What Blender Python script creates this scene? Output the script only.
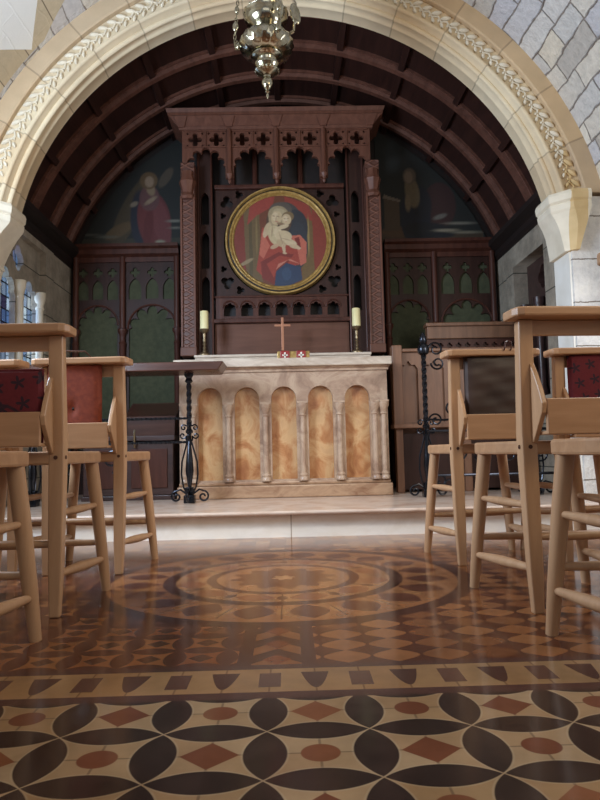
import bpy, bmesh, math, random
import numpy as np
from math import sin, cos, pi, sqrt, radians, atan2, asin, floor
from mathutils import Vector, Matrix
random.seed(7)
S = bpy.context.scene
for o in list(bpy.data.objects): bpy.data.objects.remove(o)
COL = S.collection

# ------------------------------------------------------------ camera
H = 0.445
cd = bpy.data.cameras.new('camera'); cam = bpy.data.objects.new('camera', cd); COL.objects.link(cam)
cd.sensor_fit = 'VERTICAL'; cd.sensor_height = 24.0; cd.lens = 650 / 800 * 24.0
cd.clip_start = 0.02
cam.matrix_world = (Matrix.Translation((0, 0, H)) @ Matrix.Rotation(-radians(1.06), 4, 'Z')
                    @ Matrix.Rotation(radians(90 + 4.57), 4, 'X') @ Matrix.Rotation(-radians(1.3), 4, 'Z'))
cd.dof.use_dof = False
S.camera = cam

# ------------------------------------------------------------ world, lights, exposure
W = bpy.data.worlds.new('sky'); S.world = W; W.use_nodes = True
bg = W.node_tree.nodes['Background']; bg.inputs[0].default_value = (0.72, 0.83, 1.0, 1); bg.inputs[1].default_value = 0.3

def area(name, loc, target, sx, sy, power, color):
    l = bpy.data.lights.new(name, 'AREA'); l.shape = 'RECTANGLE'; l.size = sx; l.size_y = sy; l.energy = power; l.color = color
    o = bpy.data.objects.new(name, l); COL.objects.link(o); o.location = loc
    o.rotation_euler = (Vector(target) - Vector(loc)).to_track_quat('-Z', 'Y').to_euler()
    return o
area('west_window_light', (0.2, -1.3, 2.0), (0.0, 3.6, 0.7), 2.4, 1.6, 12, (1.0, 0.95, 0.88))
area('north_window_light', (-1.72, 2.35, 1.75), (1.6, 3.5, 1.3), 0.8, 0.9, 96, (0.66, 0.81, 1.0))
area('south_window_light', (1.75, 0.9, 1.9), (-1.3, 3.4, 1.9), 0.9, 0.9, 22, (1.0, 0.84, 0.60))
area('step_side_fill', (1.75, 2.85, 1.35), (-0.4, 3.45, 0.0), 0.5, 0.6, 14, (0.95, 0.96, 1.0))  # side fill added to brighten the step riser, no known window behind it
area('sanctuary_window_light', (-2.12, 4.41, 1.46), (0.6, 4.41, 1.2), 0.9, 1.0, 16, (0.75, 0.86, 1.0))
sp = bpy.data.lights.new('step_spot', 'SPOT'); sp.energy = 175; sp.color = (1.0, 0.95, 0.86); sp.spot_size = radians(44); sp.spot_blend = 0.9; sp.shadow_soft_size = 0.15  # overhead spot added to lift the riser, no fitting known there
so = bpy.data.objects.new('step_spot', sp); COL.objects.link(so); so.location = (0.1, 1.5, 3.3)
so.rotation_euler = (Vector((0.0, 3.5, 0.0)) - Vector(so.location)).to_track_quat('-Z', 'Y').to_euler()
S.view_settings.view_transform = 'Standard'; S.view_settings.look = 'None'
S.view_settings.exposure = 0.0; S.view_settings.gamma = 1.0
S.view_settings.use_curve_mapping = False

# ------------------------------------------------------------ node expressions
class E:
    nt = None
    def __init__(s, v): s.v = v
    @staticmethod
    def w(x): return x if isinstance(x, E) else E(x)
def _m(op, *a, clamp=False):
    n = E.nt.nodes.new('ShaderNodeMath'); n.operation = op; n.use_clamp = clamp
    for i, x in enumerate(a):
        x = E.w(x).v
        if isinstance(x, (int, float)): n.inputs[i].default_value = x
        else: E.nt.links.new(x, n.inputs[i])
    return E(n.outputs[0])
E.__add__ = E.__radd__ = lambda s, o: _m('ADD', s, o)
E.__sub__ = lambda s, o: _m('SUBTRACT', s, o)
E.__rsub__ = lambda s, o: _m('SUBTRACT', o, s)
E.__mul__ = E.__rmul__ = lambda s, o: _m('MULTIPLY', s, o)
E.__truediv__ = lambda s, o: _m('DIVIDE', s, o)
E.__lt__ = lambda s, o: _m('LESS_THAN', s, o)
E.__gt__ = lambda s, o: _m('GREATER_THAN', s, o)
def eabs(a): return _m('ABSOLUTE', a)
def efloor(a): return _m('FLOOR', a)
def efract(a): return a - efloor(a)
def emod(a, b): return a - efloor(a / b) * b
def emin(a, b): return _m('MINIMUM', a, b)
def emax(a, b): return _m('MAXIMUM', a, b)
def esqrt(a): return _m('SQRT', a)
def hyp(a, b): return esqrt(a * a + b * b)
def esin(a): return _m('SINE', a)
def band(x, a, b): return (x > a) * (x < b)
def edge(d, w):   # soft step: 1 where d<0
    return _m('ADD', _m('MULTIPLY', d, -1.0 / w), 0.5, clamp=True)
def comb(x, y, z=0.0):
    n = E.nt.nodes.new('ShaderNodeCombineXYZ')
    for i, q in enumerate((x, y, z)):
        q = E.w(q).v
        if isinstance(q, (int, float)): n.inputs[i].default_value = q
        else: E.nt.links.new(q, n.inputs[i])
    return n.outputs[0]
def white(x, y, z=0.0):
    n = E.nt.nodes.new('ShaderNodeTexWhiteNoise'); E.nt.links.new(comb(x, y, z), n.inputs['Vector']); return E(n.outputs['Value'])
def coords(kind='Object'):
    n = E.nt.nodes.new('ShaderNodeTexCoord'); s = E.nt.nodes.new('ShaderNodeSeparateXYZ')
    E.nt.links.new(n.outputs[kind], s.inputs[0])
    return E(s.outputs[0]), E(s.outputs[1]), E(s.outputs[2]), n.outputs[kind]
def worldpos():
    n = E.nt.nodes.new('ShaderNodeNewGeometry'); s = E.nt.nodes.new('ShaderNodeSeparateXYZ')
    E.nt.links.new(n.outputs['Position'], s.inputs[0])
    return E(s.outputs[0]), E(s.outputs[1]), E(s.outputs[2]), n.outputs['Position']
def noise(vec, scale, detail=3.0, rough=0.5, dist=0.0):
    n = E.nt.nodes.new('ShaderNodeTexNoise'); E.nt.links.new(vec, n.inputs['Vector'])
    n.inputs['Scale'].default_value = scale; n.inputs['Detail'].default_value = detail
    n.inputs['Roughness'].default_value = rough; n.inputs['Distortion'].default_value = dist
    return E(n.outputs['Fac'])
def mapv(vec, sc):
    n = E.nt.nodes.new('ShaderNodeMapping'); E.nt.links.new(vec, n.inputs['Vector']); n.inputs['Scale'].default_value = sc
    return n.outputs[0]
def mixc(f, a, b, mode='MIX'):
    n = E.nt.nodes.new('ShaderNodeMix'); n.data_type = 'RGBA'; n.blend_type = mode
    f = E.w(f).v
    if isinstance(f, (int, float)): n.inputs[0].default_value = f
    else: E.nt.links.new(f, n.inputs[0])
    for i, c in ((6, a), (7, b)):
        if isinstance(c, tuple): n.inputs[i].default_value = (c + (1,))[:4]
        else: E.nt.links.new(c, n.inputs[i])
    return n.outputs[2]
def ramp(f, stops):
    n = E.nt.nodes.new('ShaderNodeValToRGB'); E.nt.links.new(f.v, n.inputs[0])
    cr = n.color_ramp
    while len(cr.elements) < len(stops): cr.elements.new(0.5)
    for e, (p, c) in zip(cr.elements, stops): e.position = p; e.color = (c + (1,))[:4]
    return n.outputs[0]
def scale_col(c, f):   # colour * scalar
    return mixc(1.0, c, comb(f, f, f), 'MULTIPLY')

MATS = {}
def mat(name, fn=None, color=(0.5, 0.5, 0.5), rough=0.5, metal=0.0, bump=0.3, bdist=0.01, spec=0.5, coat=0.0):
    m = bpy.data.materials.new(name); m.use_nodes = True; nt = m.node_tree; E.nt = nt
    b = nt.nodes['Principled BSDF']; b.inputs['Base Color'].default_value = (color + (1,))[:4]
    b.inputs['Roughness'].default_value = rough; b.inputs['Metallic'].default_value = metal
    b.inputs['Specular IOR Level'].default_value = spec; b.inputs['Coat Weight'].default_value = coat
    if fn:
        r = fn()
        c, h = (r if isinstance(r, tuple) else (r, None))[:2]
        nt.links.new(c, b.inputs['Base Color'])
        if isinstance(r, tuple) and len(r) > 2 and r[2] is not None: nt.links.new(r[2].v, b.inputs['Roughness'])
        if h is not None:
            bp = nt.nodes.new('ShaderNodeBump'); bp.inputs['Strength'].default_value = bump; bp.inputs['Distance'].default_value = bdist
            nt.links.new(h.v, bp.inputs['Height']); nt.links.new(bp.outputs[0], b.inputs['Normal'])
    MATS[name] = m
    return m

def wood(a, b, axis='z', sc=14):
    def f():
        x, y, z, v = coords('Object')
        s = {'z': (9, 9, 1), 'x': (1, 9, 9), 'y': (9, 1, 9)}[axis]
        n = noise(mapv(v, s), sc / 6, 5, 0.6, 0.6)
        return ramp(n, [(0.3, a), (0.7, b)]), n
    return f

# floor -----------------------------------------------------------
def floor_col():
    X, Y, Z, P = worldpos()
    nz = noise(P, 9, 4, 0.6)
    CREAM = (0.47, 0.32, 0.185); TAN = (0.38, 0.20, 0.085); DARK = (0.035, 0.022, 0.018); BRN = (0.13, 0.055, 0.03)
    RED = (0.27, 0.085, 0.035); ORG = (0.38, 0.15, 0.055)
    # 1: overlapping circles band
    u = (X + 0.045) / 0.165; v = (Y - 1.081) / 0.157
    iu = efloor(u); iv = efloor(v); fu = u - iu - 0.5; fv = v - iv - 0.5
    au = eabs(fu); av = eabs(fv)
    dn = emin(hyp(1.0 - au, av), hyp(au, 1.0 - av))
    par = emod(iu + iv + 1.0, 2.0)
    cell = mixc(white(iu, iv), CREAM, (0.40, 0.245, 0.12))
    quad = white(iu + (fu > 0.0) * 0.5, iv + (fv > 0.0) * 0.5, 3.0)
    cell = mixc(quad * 0.5, cell, TAN)
    seam = edge(emin(au, av) - 0.012, 0.01)
    cell = mixc(seam * 0.55, cell, (0.10, 0.06, 0.04))
    dia = edge(au + av - 0.27, 0.012); ova = edge(hyp(fu, fv) - 0.18, 0.012)
    ctr = dia * par + ova * (1.0 - par)
    cell = mixc(ctr, cell, mixc(white(iu, iv, 5.0), (0.17, 0.055, 0.03), (0.27, 0.10, 0.045)))
    line = edge(eabs(dn - 0.7071) - 0.012, 0.012)
    pet = edge(dn - 0.70, 0.012)
    cell = mixc(line * 0.3, cell, (0.60, 0.46, 0.30))
    c1 = mixc(pet, cell, mixc(noise(P, 22, 4, 0.7), (0.018, 0.013, 0.012), (0.075, 0.045, 0.034)))
    # 2: border of shields and blocks
    w = (X + 0.047) / 0.179
    fw = efract(w + 0.25)        # block at .25, shield at .75
    t = (Y - 1.318) / 0.052
    blk = band(fw, 0.13, 0.37) * (eabs(t) < 0.75)
    sh = (eabs(fw - 0.75) < esqrt(emax((t + 0.9) * 0.5, 0.0)) * 0.17) * (t < 0.8)
    c2 = mixc(white(efloor(w * 2.0 + 0.0), 1.0), (0.42, 0.25, 0.12), TAN)
    jl = emin(eabs(fw - 0.25), eabs(fw - 0.75)) < 0.01
    c2 = mixc(jl * 0.6, c2, BRN)
    c2 = mixc(blk, c2, (0.14, 0.065, 0.045)); c2 = mixc(sh, c2, (0.09, 0.04, 0.03))
    edg = (eabs(Y - 1.318) > 0.064)
    c2 = mixc(edg, c2, (0.10, 0.045, 0.035))
    # 3: small petals field
    def field(per, k1, k2, k3, dd=True):
        a = (X + 0.03) / per; b = (Y - 1.41) / per
        ia = efloor(a); ib = efloor(b); fa = eabs(a - ia - 0.5); fb = eabs(b - ib - 0.5)
        d = emin(hyp(1.0 - fa, fb), hyp(fa, 1.0 - fb))
        g = mixc(white(ia, ib, 2.0), k2, k3)
        if dd: g = mixc(edge(fa + fb - 0.24, 0.02), g, BRN)
        g = mixc((1.0 if dd else 0.0) * 0.0, g, BRN)
        g = mixc(edge(d - 0.70, 0.02), g, k1)
        return mixc(edge(eabs(d - 0.705) - 0.012, 0.02) * 0.4, g, (0.05, 0.025, 0.018))
    ra = (X + 0.045) / 0.108; rb = (Y - 1.41) / 0.085
    rfa = eabs(efract(ra) - 0.5); rfb = eabs(efract(rb) - 0.5)
    lobe = edge(hyp(rfa * 0.93, rfb * (0.85 + rfa * 1.4)) - 0.44, 0.03)
    rightc = mixc(lobe, mixc(white(efloor(ra * 0.5), efloor(rb * 0.5), 2.0), (0.075, 0.028, 0.018), (0.14, 0.05, 0.028)), mixc(white(efloor(ra), efloor(rb), 2.0), (0.24, 0.095, 0.04), (0.42, 0.20, 0.085)))
    rightc = mixc(edge(0.49 - rfa, 0.02) * 0.6, rightc, (0.05, 0.025, 0.018))
    leftc = field(0.115, (0.13, 0.05, 0.03), (0.38, 0.18, 0.075), (0.26, 0.095, 0.045))
    c3 = mixc(X > -0.03, leftc, rightc)
    cx = eabs(X + 0.036)
    ch = efract((Y - 1.41) / 0.11 + cx * 8.0)
    pan = mixc(ch > 0.5, (0.33, 0.15, 0.065), (0.10, 0.04, 0.025))
    pan = mixc(edge(cx * 1.1 + eabs(emod(Y - 1.39, 0.11) - 0.055) - 0.036, 0.006), pan, RED)
    c3 = mixc(cx < 0.085, c3, (0.10, 0.038, 0.026)); c3 = mixc(cx < 0.053, c3, pan)
    # 4: medallion
    mx = X + 0.03; my = Y - 2.36
    r = hyp(mx, my); ang = _m('ARCTAN2', my, mx)
    def pet_ring(n, r0, r1, k1, k2, k3):
        a = ang * (n / (2 * pi)); fa = eabs(efract(a) - 0.5) * 2.0
        tt = (r - r0) / (r1 - r0)
        lens = fa - esin(tt * pi) * 0.72
        g = mixc(edge(lens, 0.06), k1, k2)
        g = mixc(edge(hyp((1.0 - fa) * 0.9, (tt - 0.5) * 0.8) - 0.17, 0.05), g, k3)
        return mixc(edge(1.0 - fa - 0.03, 0.02) * 0.7, g, (0.05, 0.025, 0.018))
    med = pet_ring(20, 0.42, 0.58, (0.36, 0.17, 0.075), (0.12, 0.045, 0.028), (0.42, 0.23, 0.10))
    med = mixc(r > 0.58, med, (0.36, 0.17, 0.075)); med = mixc(r > 0.605, med, (0.075, 0.03, 0.022))
    med = mixc(r < 0.42, med, (0.075, 0.03, 0.022))
    med = mixc(r < 0.375, med, pet_ring(12, 0.27, 0.375, (0.40, 0.21, 0.095), (0.28, 0.11, 0.05), (0.12, 0.05, 0.03)))
    med = mixc(r < 0.27, med, (0.11, 0.045, 0.03)); med = mixc(r < 0.235, med, (0.40, 0.20, 0.09))
    star = 0.17 + 0.02 * esin(ang * 12.0)
    med = mixc(r < star, med, (0.17, 0.075, 0.04)); med = mixc(r < (0.035 + 0.008 * esin(ang * 6.0)), med, (0.45, 0.27, 0.14))
    c3 = mixc(r < 0.66, c3, med)
    # 5: small squares by the step
    sx = efract((X + 0.03) / 0.075); sy = efract((Y - 3.02) / 0.075)
    sq = white(efloor((X + 0.03) / 0.075), efloor((Y - 3.02) / 0.075), 9.0)
    c5 = ramp(sq, [(0.0, (0.14, 0.05, 0.03)), (0.5, (0.30, 0.13, 0.06)), (1.0, (0.42, 0.24, 0.12))])
    c5 = mixc(emin(sx, sy) < 0.07, c5, (0.07, 0.03, 0.02))
    c = mixc(Y > 1.222, c1, c2); c = mixc(Y > 1.41, c, c3); c = mixc(Y > 3.03, c, c5)
    c = mixc(Y < 0.57, c, c3)
    c = mixc(Y > 1.41, c, mixc(1.0, c, (0.90, 0.75, 0.64), 'MULTIPLY'))
    c = scale_col(c, 0.5 + nz * 0.66)
    return c, nz, 0.10 + nz * 0.10
mat('inlaid_floor', floor_col, bump=0.05, bdist=0.004, spec=0.5)

def rubble():
    n = E.nt.nodes.new('ShaderNodeUVMap'); s = E.nt.nodes.new('ShaderNodeSeparateXYZ'); E.nt.links.new(n.outputs[0], s.inputs[0])
    X, Y, Z, P = worldpos()
    n1 = noise(P, 5, 2) - 0.5; n2 = noise(mapv(P, (1.3, 0.8, 1.1)), 6, 2) - 0.5
    fine = noise(P, 26, 5, 0.65)
    u = E(s.outputs[0]) + n1 * 0.05; v = E(s.outputs[1]) + n2 * 0.06
    row = efloor(v / 0.125); off = white(row, 3.3); wd = 0.22 + 0.16 * white(row, 8.1)
    uu = u / wd + off * 4.0; bi = efloor(uu)
    du = emin(efract(uu), 1.0 - efract(uu)) * wd; dv = emin(efract(v / 0.125), 1.0 - efract(v / 0.125)) * 0.125
    d = emin(du, dv) + (fine - 0.5) * 0.012
    rnd = white(bi, row, 1.7)
    base = ramp(rnd, [(0.0, (0.40, 0.36, 0.31)), (0.25, (0.52, 0.50, 0.47)), (0.5, (0.60, 0.53, 0.42)), (0.75, (0.44, 0.43, 0.45)), (0.92, (0.62, 0.58, 0.50)), (1.0, (0.24, 0.21, 0.22))])
    base = scale_col(base, 0.8 + fine * 0.75)
    mort = edge(d - 0.004, 0.006)
    st = mixc(mort, base, (0.26, 0.22, 0.19))
    # plastered window splay and its dressed stones on the left side of the vault
    a = _m('ARCTAN2', Z - 1.57, X) * (180 / pi)
    lim = emin(3.44 + (a - 133.6) * 0.045, 3.67 - (a - 139.3) * 0.041)
    joint = edge(eabs(efract(a / 7.0) - 0.5) - 0.485, -0.01)
    tan = mixc(joint, scale_col(mixc(white(efloor(a / 7.0), 2.0), (0.50, 0.40, 0.26), (0.62, 0.52, 0.36)), 0.8 + fine * 0.4), (0.2, 0.15, 0.1))
    st = mixc(band(a, 126.0, 153.0) * (Y < 3.70 - (136.0 - a) * 0.02 * (a < 136.0)), st, tan)
    st = mixc((a > 128.0) * (a < 150.0) * (Y < lim), st, (0.86, 0.85, 0.80))
    keep = 1.0 - band(a, 126.0, 153.0) * (Y < 3.70) * 0.95
    return st, ((1.0 - mort) * 0.7 + fine * 1.0) * keep
mat('rubble_stone', rubble, rough=0.85, bump=0.8, bdist=0.02)
def pierstone():
    X, Y, Z, P = worldpos()
    n = noise(P, 7, 5, 0.7); f = noise(P, 40, 4, 0.6)
    row = efloor((Z + n * 0.03) / 0.26)
    dv = efract((Z + n * 0.03) / 0.26)
    c = ramp(n, [(0.3, (0.50, 0.49, 0.48)), (0.6, (0.72, 0.70, 0.66)), (0.75, (0.78, 0.75, 0.68))])
    return mixc(dv < 0.03, scale_col(c, 0.85 + f * 0.3), (0.2, 0.17, 0.14)), n + f * 0.3
mat('pier_stone', pierstone, rough=0.85, bump=0.7, bdist=0.02)
def ashlar(tan, cream):
    def f():
        X, Y, Z, P = worldpos()
        a = _m('ARCTAN2', Z - 1.57, X); k = a / 0.19
        n = noise(P, 8, 4); rnd = white(efloor(k), 4.0)
        c = mixc(rnd, tan, cream); c = mixc(white(efloor(k), 9.0) * 0.35, c, (0.52, 0.46, 0.36))
        fr = efract(k); j = emin(fr, 1.0 - fr) < 0.014
        return mixc(j * 0.45, scale_col(c, 0.82 + n * 0.36), (0.16, 0.11, 0.07)), n - j * 0.8
    return f
mat('arch_stone', ashlar((0.64, 0.47, 0.27), (0.74, 0.62, 0.42)), rough=0.75, bump=0.35)
mat('arch_stone_tan', ashlar((0.50, 0.34, 0.19), (0.60, 0.43, 0.25)), rough=0.8, bump=0.35)
def corb():
    X, Y, Z, P = worldpos(); n = noise(P, 10, 4)
    return mixc((X > 1.69) * (X < 1.79), ramp(n, [(0.3, (0.68, 0.60, 0.46)), (0.7, (0.80, 0.72, 0.57))]), ramp(n, [(0.3, (0.58, 0.41, 0.19)), (0.7, (0.68, 0.50, 0.26))])), n
mat('corbel_stone', corb, rough=0.75, bump=0.15)
def plast(): 
    X, Y, Z, P = worldpos(); n = noise(P, 6, 4)
    return ramp(n, [(0.3, (0.74, 0.71, 0.63)), (0.7, (0.85, 0.83, 0.77))]), n
mat('plaster', plast, rough=0.9, bump=0.1)
def greystone():
    X, Y, Z, P = worldpos(); n = noise(P, 6, 5, 0.7); row = efract(Z / 0.3)
    c = ramp(n, [(0.3, (0.20, 0.17, 0.13)), (0.7, (0.42, 0.36, 0.28))])
    return mixc(row < 0.03, c, (0.08, 0.07, 0.05)), n
mat('window_stone', greystone, rough=0.85, bump=0.6, bdist=0.02)
mat('dark_wood', wood((0.050, 0.017, 0.012), (0.095, 0.034, 0.022)), rough=0.42, spec=0.25, bump=0.15)
mat('vault_wood', wood((0.022, 0.009, 0.007), (0.040, 0.015, 0.011), 'y'), rough=0.5, spec=0.25, bump=0.15)
mat('rib_wood', wood((0.085, 0.035, 0.024), (0.15, 0.065, 0.045), 'y'), rough=0.4, spec=0.25, bump=0.1)
mat('cornice_wood', wood((0.008, 0.005, 0.004), (0.018, 0.009, 0.007), 'y'), rough=0.6, bump=0.1)
mat('carved_wood', wood((0.10, 0.040, 0.026), (0.165, 0.068, 0.044)), rough=0.45, spec=0.25, bump=0.15)
mat('panel_wood', wood((0.028, 0.012, 0.009), (0.052, 0.022, 0.016)), rough=0.5, spec=0.25, bump=0.15)
mat('board_wood', wood((0.125, 0.052, 0.032), (0.175, 0.076, 0.048), 'x'), rough=0.5, spec=0.25, bump=0.1)
mat('oak', wood((0.14, 0.062, 0.032), (0.235, 0.11, 0.058)), rough=0.45, bump=0.1)
mat('chest_wood', wood((0.035, 0.018, 0.016), (0.07, 0.035, 0.03), 'x'), rough=0.35, bump=0.15)
mat('beech', wood((0.41, 0.225, 0.115), (0.54, 0.325, 0.18)), rough=0.38, bump=0.06)
mat('beech_board', wood((0.38, 0.20, 0.098), (0.49, 0.28, 0.15), 'x'), rough=0.4, bump=0.06)
mat('rail_wood', wood((0.05, 0.02, 0.014), (0.10, 0.04, 0.026), 'x'), rough=0.25, bump=0.05)
def post_carve():
    X, Y, Z, P = worldpos()
    d = efract(Z / 0.062)
    m = eabs(eabs(efract((X + 0.05) / 0.11) - 0.5) * 1.6 - eabs(d - 0.5) * 1.6)
    h = edge(m - 0.22, 0.2)
    return mixc(h, (0.095, 0.036, 0.024), (0.155, 0.063, 0.041)), h
mat('lattice_carving', post_carve, rough=0.5, bump=0.8, bdist=0.01)
def green():
    X, Y, Z, P = worldpos(); n = noise(P, 30, 3)
    return ramp(n, [(0.3, (0.050, 0.055, 0.029)), (0.7, (0.074, 0.080, 0.043))]), n
mat('green_cloth', green, rough=0.95, bump=0.15)
def marble():
    X, Y, Z, P = worldpos(); n = noise(P, 4.5, 6, 0.65, 1.4); f = noise(P, 17, 4, 0.6, 0.6)
    c = ramp(n, [(0.30, (0.20, 0.11, 0.07)), (0.43, (0.34, 0.21, 0.14)), (0.55, (0.48, 0.34, 0.235)), (0.66, (0.36, 0.22, 0.15)), (0.8, (0.28, 0.16, 0.11))])
    return mixc(f * 0.3, c, (0.56, 0.43, 0.32)), n
def plinthm():
    X, Y, Z, P = worldpos(); n = noise(mapv(P, (1, 1, 2)), 6, 6, 0.65, 1.2)
    return ramp(n, [(0.3, (0.24, 0.12, 0.065)), (0.6, (0.44, 0.28, 0.17)), (0.8, (0.34, 0.18, 0.10))]), n
mat('plinth_marble', plinthm, rough=0.32, bump=0.03)
mat('altar_marble', marble, rough=0.32, bump=0.03)
def topmarble():
    X, Y, Z, P = worldpos(); n = noise(mapv(P, (1, 1, 3)), 5, 6, 0.65, 1.0)
    return ramp(n, [(0.3, (0.40, 0.30, 0.22)), (0.6, (0.62, 0.52, 0.42))]), n
mat('slab_marble', topmarble, rough=0.3, bump=0.03)
def onyx():
    X, Y, Z, P = worldpos(); n = noise(mapv(P, (1, 1, 0.8)), 7.5, 5, 0.6, 0.9)
    return ramp(n, [(0.25, (0.28, 0.10, 0.04)), (0.42, (0.46, 0.21, 0.085)), (0.58, (0.60, 0.37, 0.18)), (0.78, (0.48, 0.27, 0.14))]), None
mat('onyx', onyx, rough=0.25)
def stepm():
    X, Y, Z, P = worldpos(); n = noise(mapv(P, (1, 1, 3)), 5, 5, 0.6, 0.8)
    return ramp(n, [(0.3, (0.50, 0.34, 0.25)), (0.55, (0.66, 0.52, 0.42)), (0.75, (0.55, 0.42, 0.36))]), n
mat('step_nosing', stepm, rough=0.22, bump=0.03)
def riser():
    X, Y, Z, P = worldpos(); n = noise(mapv(P, (1, 1, 2)), 6, 5, 0.6, 0.8); j = efract(X / 0.9) < 0.006
    return mixc(j, ramp(n, [(0.3, (0.78, 0.72, 0.62)), (0.7, (0.90, 0.86, 0.78))]), (0.35, 0.28, 0.2)), n
mat('riser_marble', riser, rough=0.3, bump=0.05)
mat('iron', color=(0.032, 0.034, 0.042), rough=0.24, metal=0.85)
def brass():
    X, Y, Z, P = worldpos(); n = noise(P, 14, 3)
    return ramp(n, [(0.3, (0.27, 0.24, 0.16)), (0.7, (0.56, 0.52, 0.40))]), n
mat('aged_silver', brass, rough=0.16, metal=1.0, bump=0.1)
mat('brass', color=(0.26, 0.19, 0.11), rough=0.35, metal=0.8)
mat('copper', color=(0.42, 0.19, 0.11), rough=0.4, metal=0.5)
def gilt():
    X, Y, Z, P = worldpos(); n = noise(P, 40, 2)
    return ramp(n, [(0.3, (0.30, 0.18, 0.05)), (0.7, (0.50, 0.33, 0.11))]), n
mat('gilt', gilt, rough=0.38, metal=0.35, bump=0.3)
def wax():
    x, y, z, v = coords('Object'); return ramp(noise(v, 8, 2), [(0.3, (0.78, 0.68, 0.34)), (0.7, (0.85, 0.76, 0.42))]), None
mat('candle_wax', wax, rough=0.5)
mat('red_enamel', color=(0.28, 0.02, 0.018), rough=0.45); mat('white_paint', color=(0.8, 0.72, 0.62), rough=0.5)
def fabric(a, b, sc=60):
    def f():
        x, y, z, v = coords('Object'); n = noise(v, sc, 2); return ramp(n, [(0.3, a), (0.7, b)]), n
    return f
mat('rust_velvet', fabric((0.17, 0.028, 0.011), (0.24, 0.044, 0.017)), rough=0.8, bump=0.2, bdist=0.003)
mat('brown_leather', fabric((0.028, 0.014, 0.010), (0.05, 0.026, 0.018), 9), rough=0.5, bump=0.4, spec=0.4)
def embroid():
    x, y, z, v = coords('Object')
    u = (x + z * 0.25) / 0.062; w = (z - x * 0.25) / 0.062
    fu = efract(u) - 0.5; fw = efract(w) - 0.5; r = hyp(fu, fw); a = _m('ARCTAN2', fw, fu)
    fl = edge(r - (0.22 + 0.13 * esin(a * 5.0)), 0.05)
    ring = edge(eabs(hyp(x, z - 0.03) - 0.075) - 0.004, 0.003)
    st = edge(eabs(z + 0.045) - 0.004, 0.003)
    n = noise(v, 90, 2)
    c = mixc(n, (0.095, 0.008, 0.012), (0.14, 0.012, 0.018))
    return mixc(emax(fl, emax(ring, st)) * 0.9, c, (0.018, 0.008, 0.016)), n
mat('embroidered_wool', embroid, rough=0.9, bump=0.25, bdist=0.003)
def glassm():
    m = bpy.data.materials.new('leaded_glass'); m.use_nodes = True; nt = m.node_tree; E.nt = nt
    for n in list(nt.nodes): nt.nodes.remove(n)
    out = nt.nodes.new('ShaderNodeOutputMaterial'); tr = nt.nodes.new('ShaderNodeBsdfTransparent'); gl = nt.nodes.new('ShaderNodeBsdfGlossy')
    X, Y, Z, P = worldpos()
    rn = white(efloor(Y / 0.07), efloor(Z / 0.09))
    c = ramp(rn, [(0.0, (0.25, 0.36, 0.60)), (0.3, (0.65, 0.80, 0.95)), (0.6, (0.90, 0.95, 1.0)), (0.85, (0.50, 0.62, 0.82)), (1.0, (0.35, 0.28, 0.40))])
    ld = emin(efract(Y / 0.07) * 0.07, efract(Z / 0.09) * 0.09) < 0.007
    c = mixc(ld, c, (0.01, 0.01, 0.015)); nt.links.new(c, tr.inputs[0]); gl.inputs['Roughness'].default_value = 0.1
    mx = nt.nodes.new('ShaderNodeMixShader'); mx.inputs[0].default_value = 0.06
    nt.links.new(tr.outputs[0], mx.inputs[1]); nt.links.new(gl.outputs[0], mx.inputs[2]); nt.links.new(mx.outputs[0], out.inputs[0])
    MATS['leaded_glass'] = m
glassm()
def paintm(name, rough):
    def f():
        n = E.nt.nodes.new('ShaderNodeVertexColor'); n.layer_name = 'paint'
        X, Y, Z, P = worldpos(); f = noise(P, 60, 3)
        return scale_col(n.outputs[0], 0.8 + f * 0.4), None
    return mat(name, f, rough=rough)
paintm('oil_paint', 0.45); paintm('mural_paint', 0.7)

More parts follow.
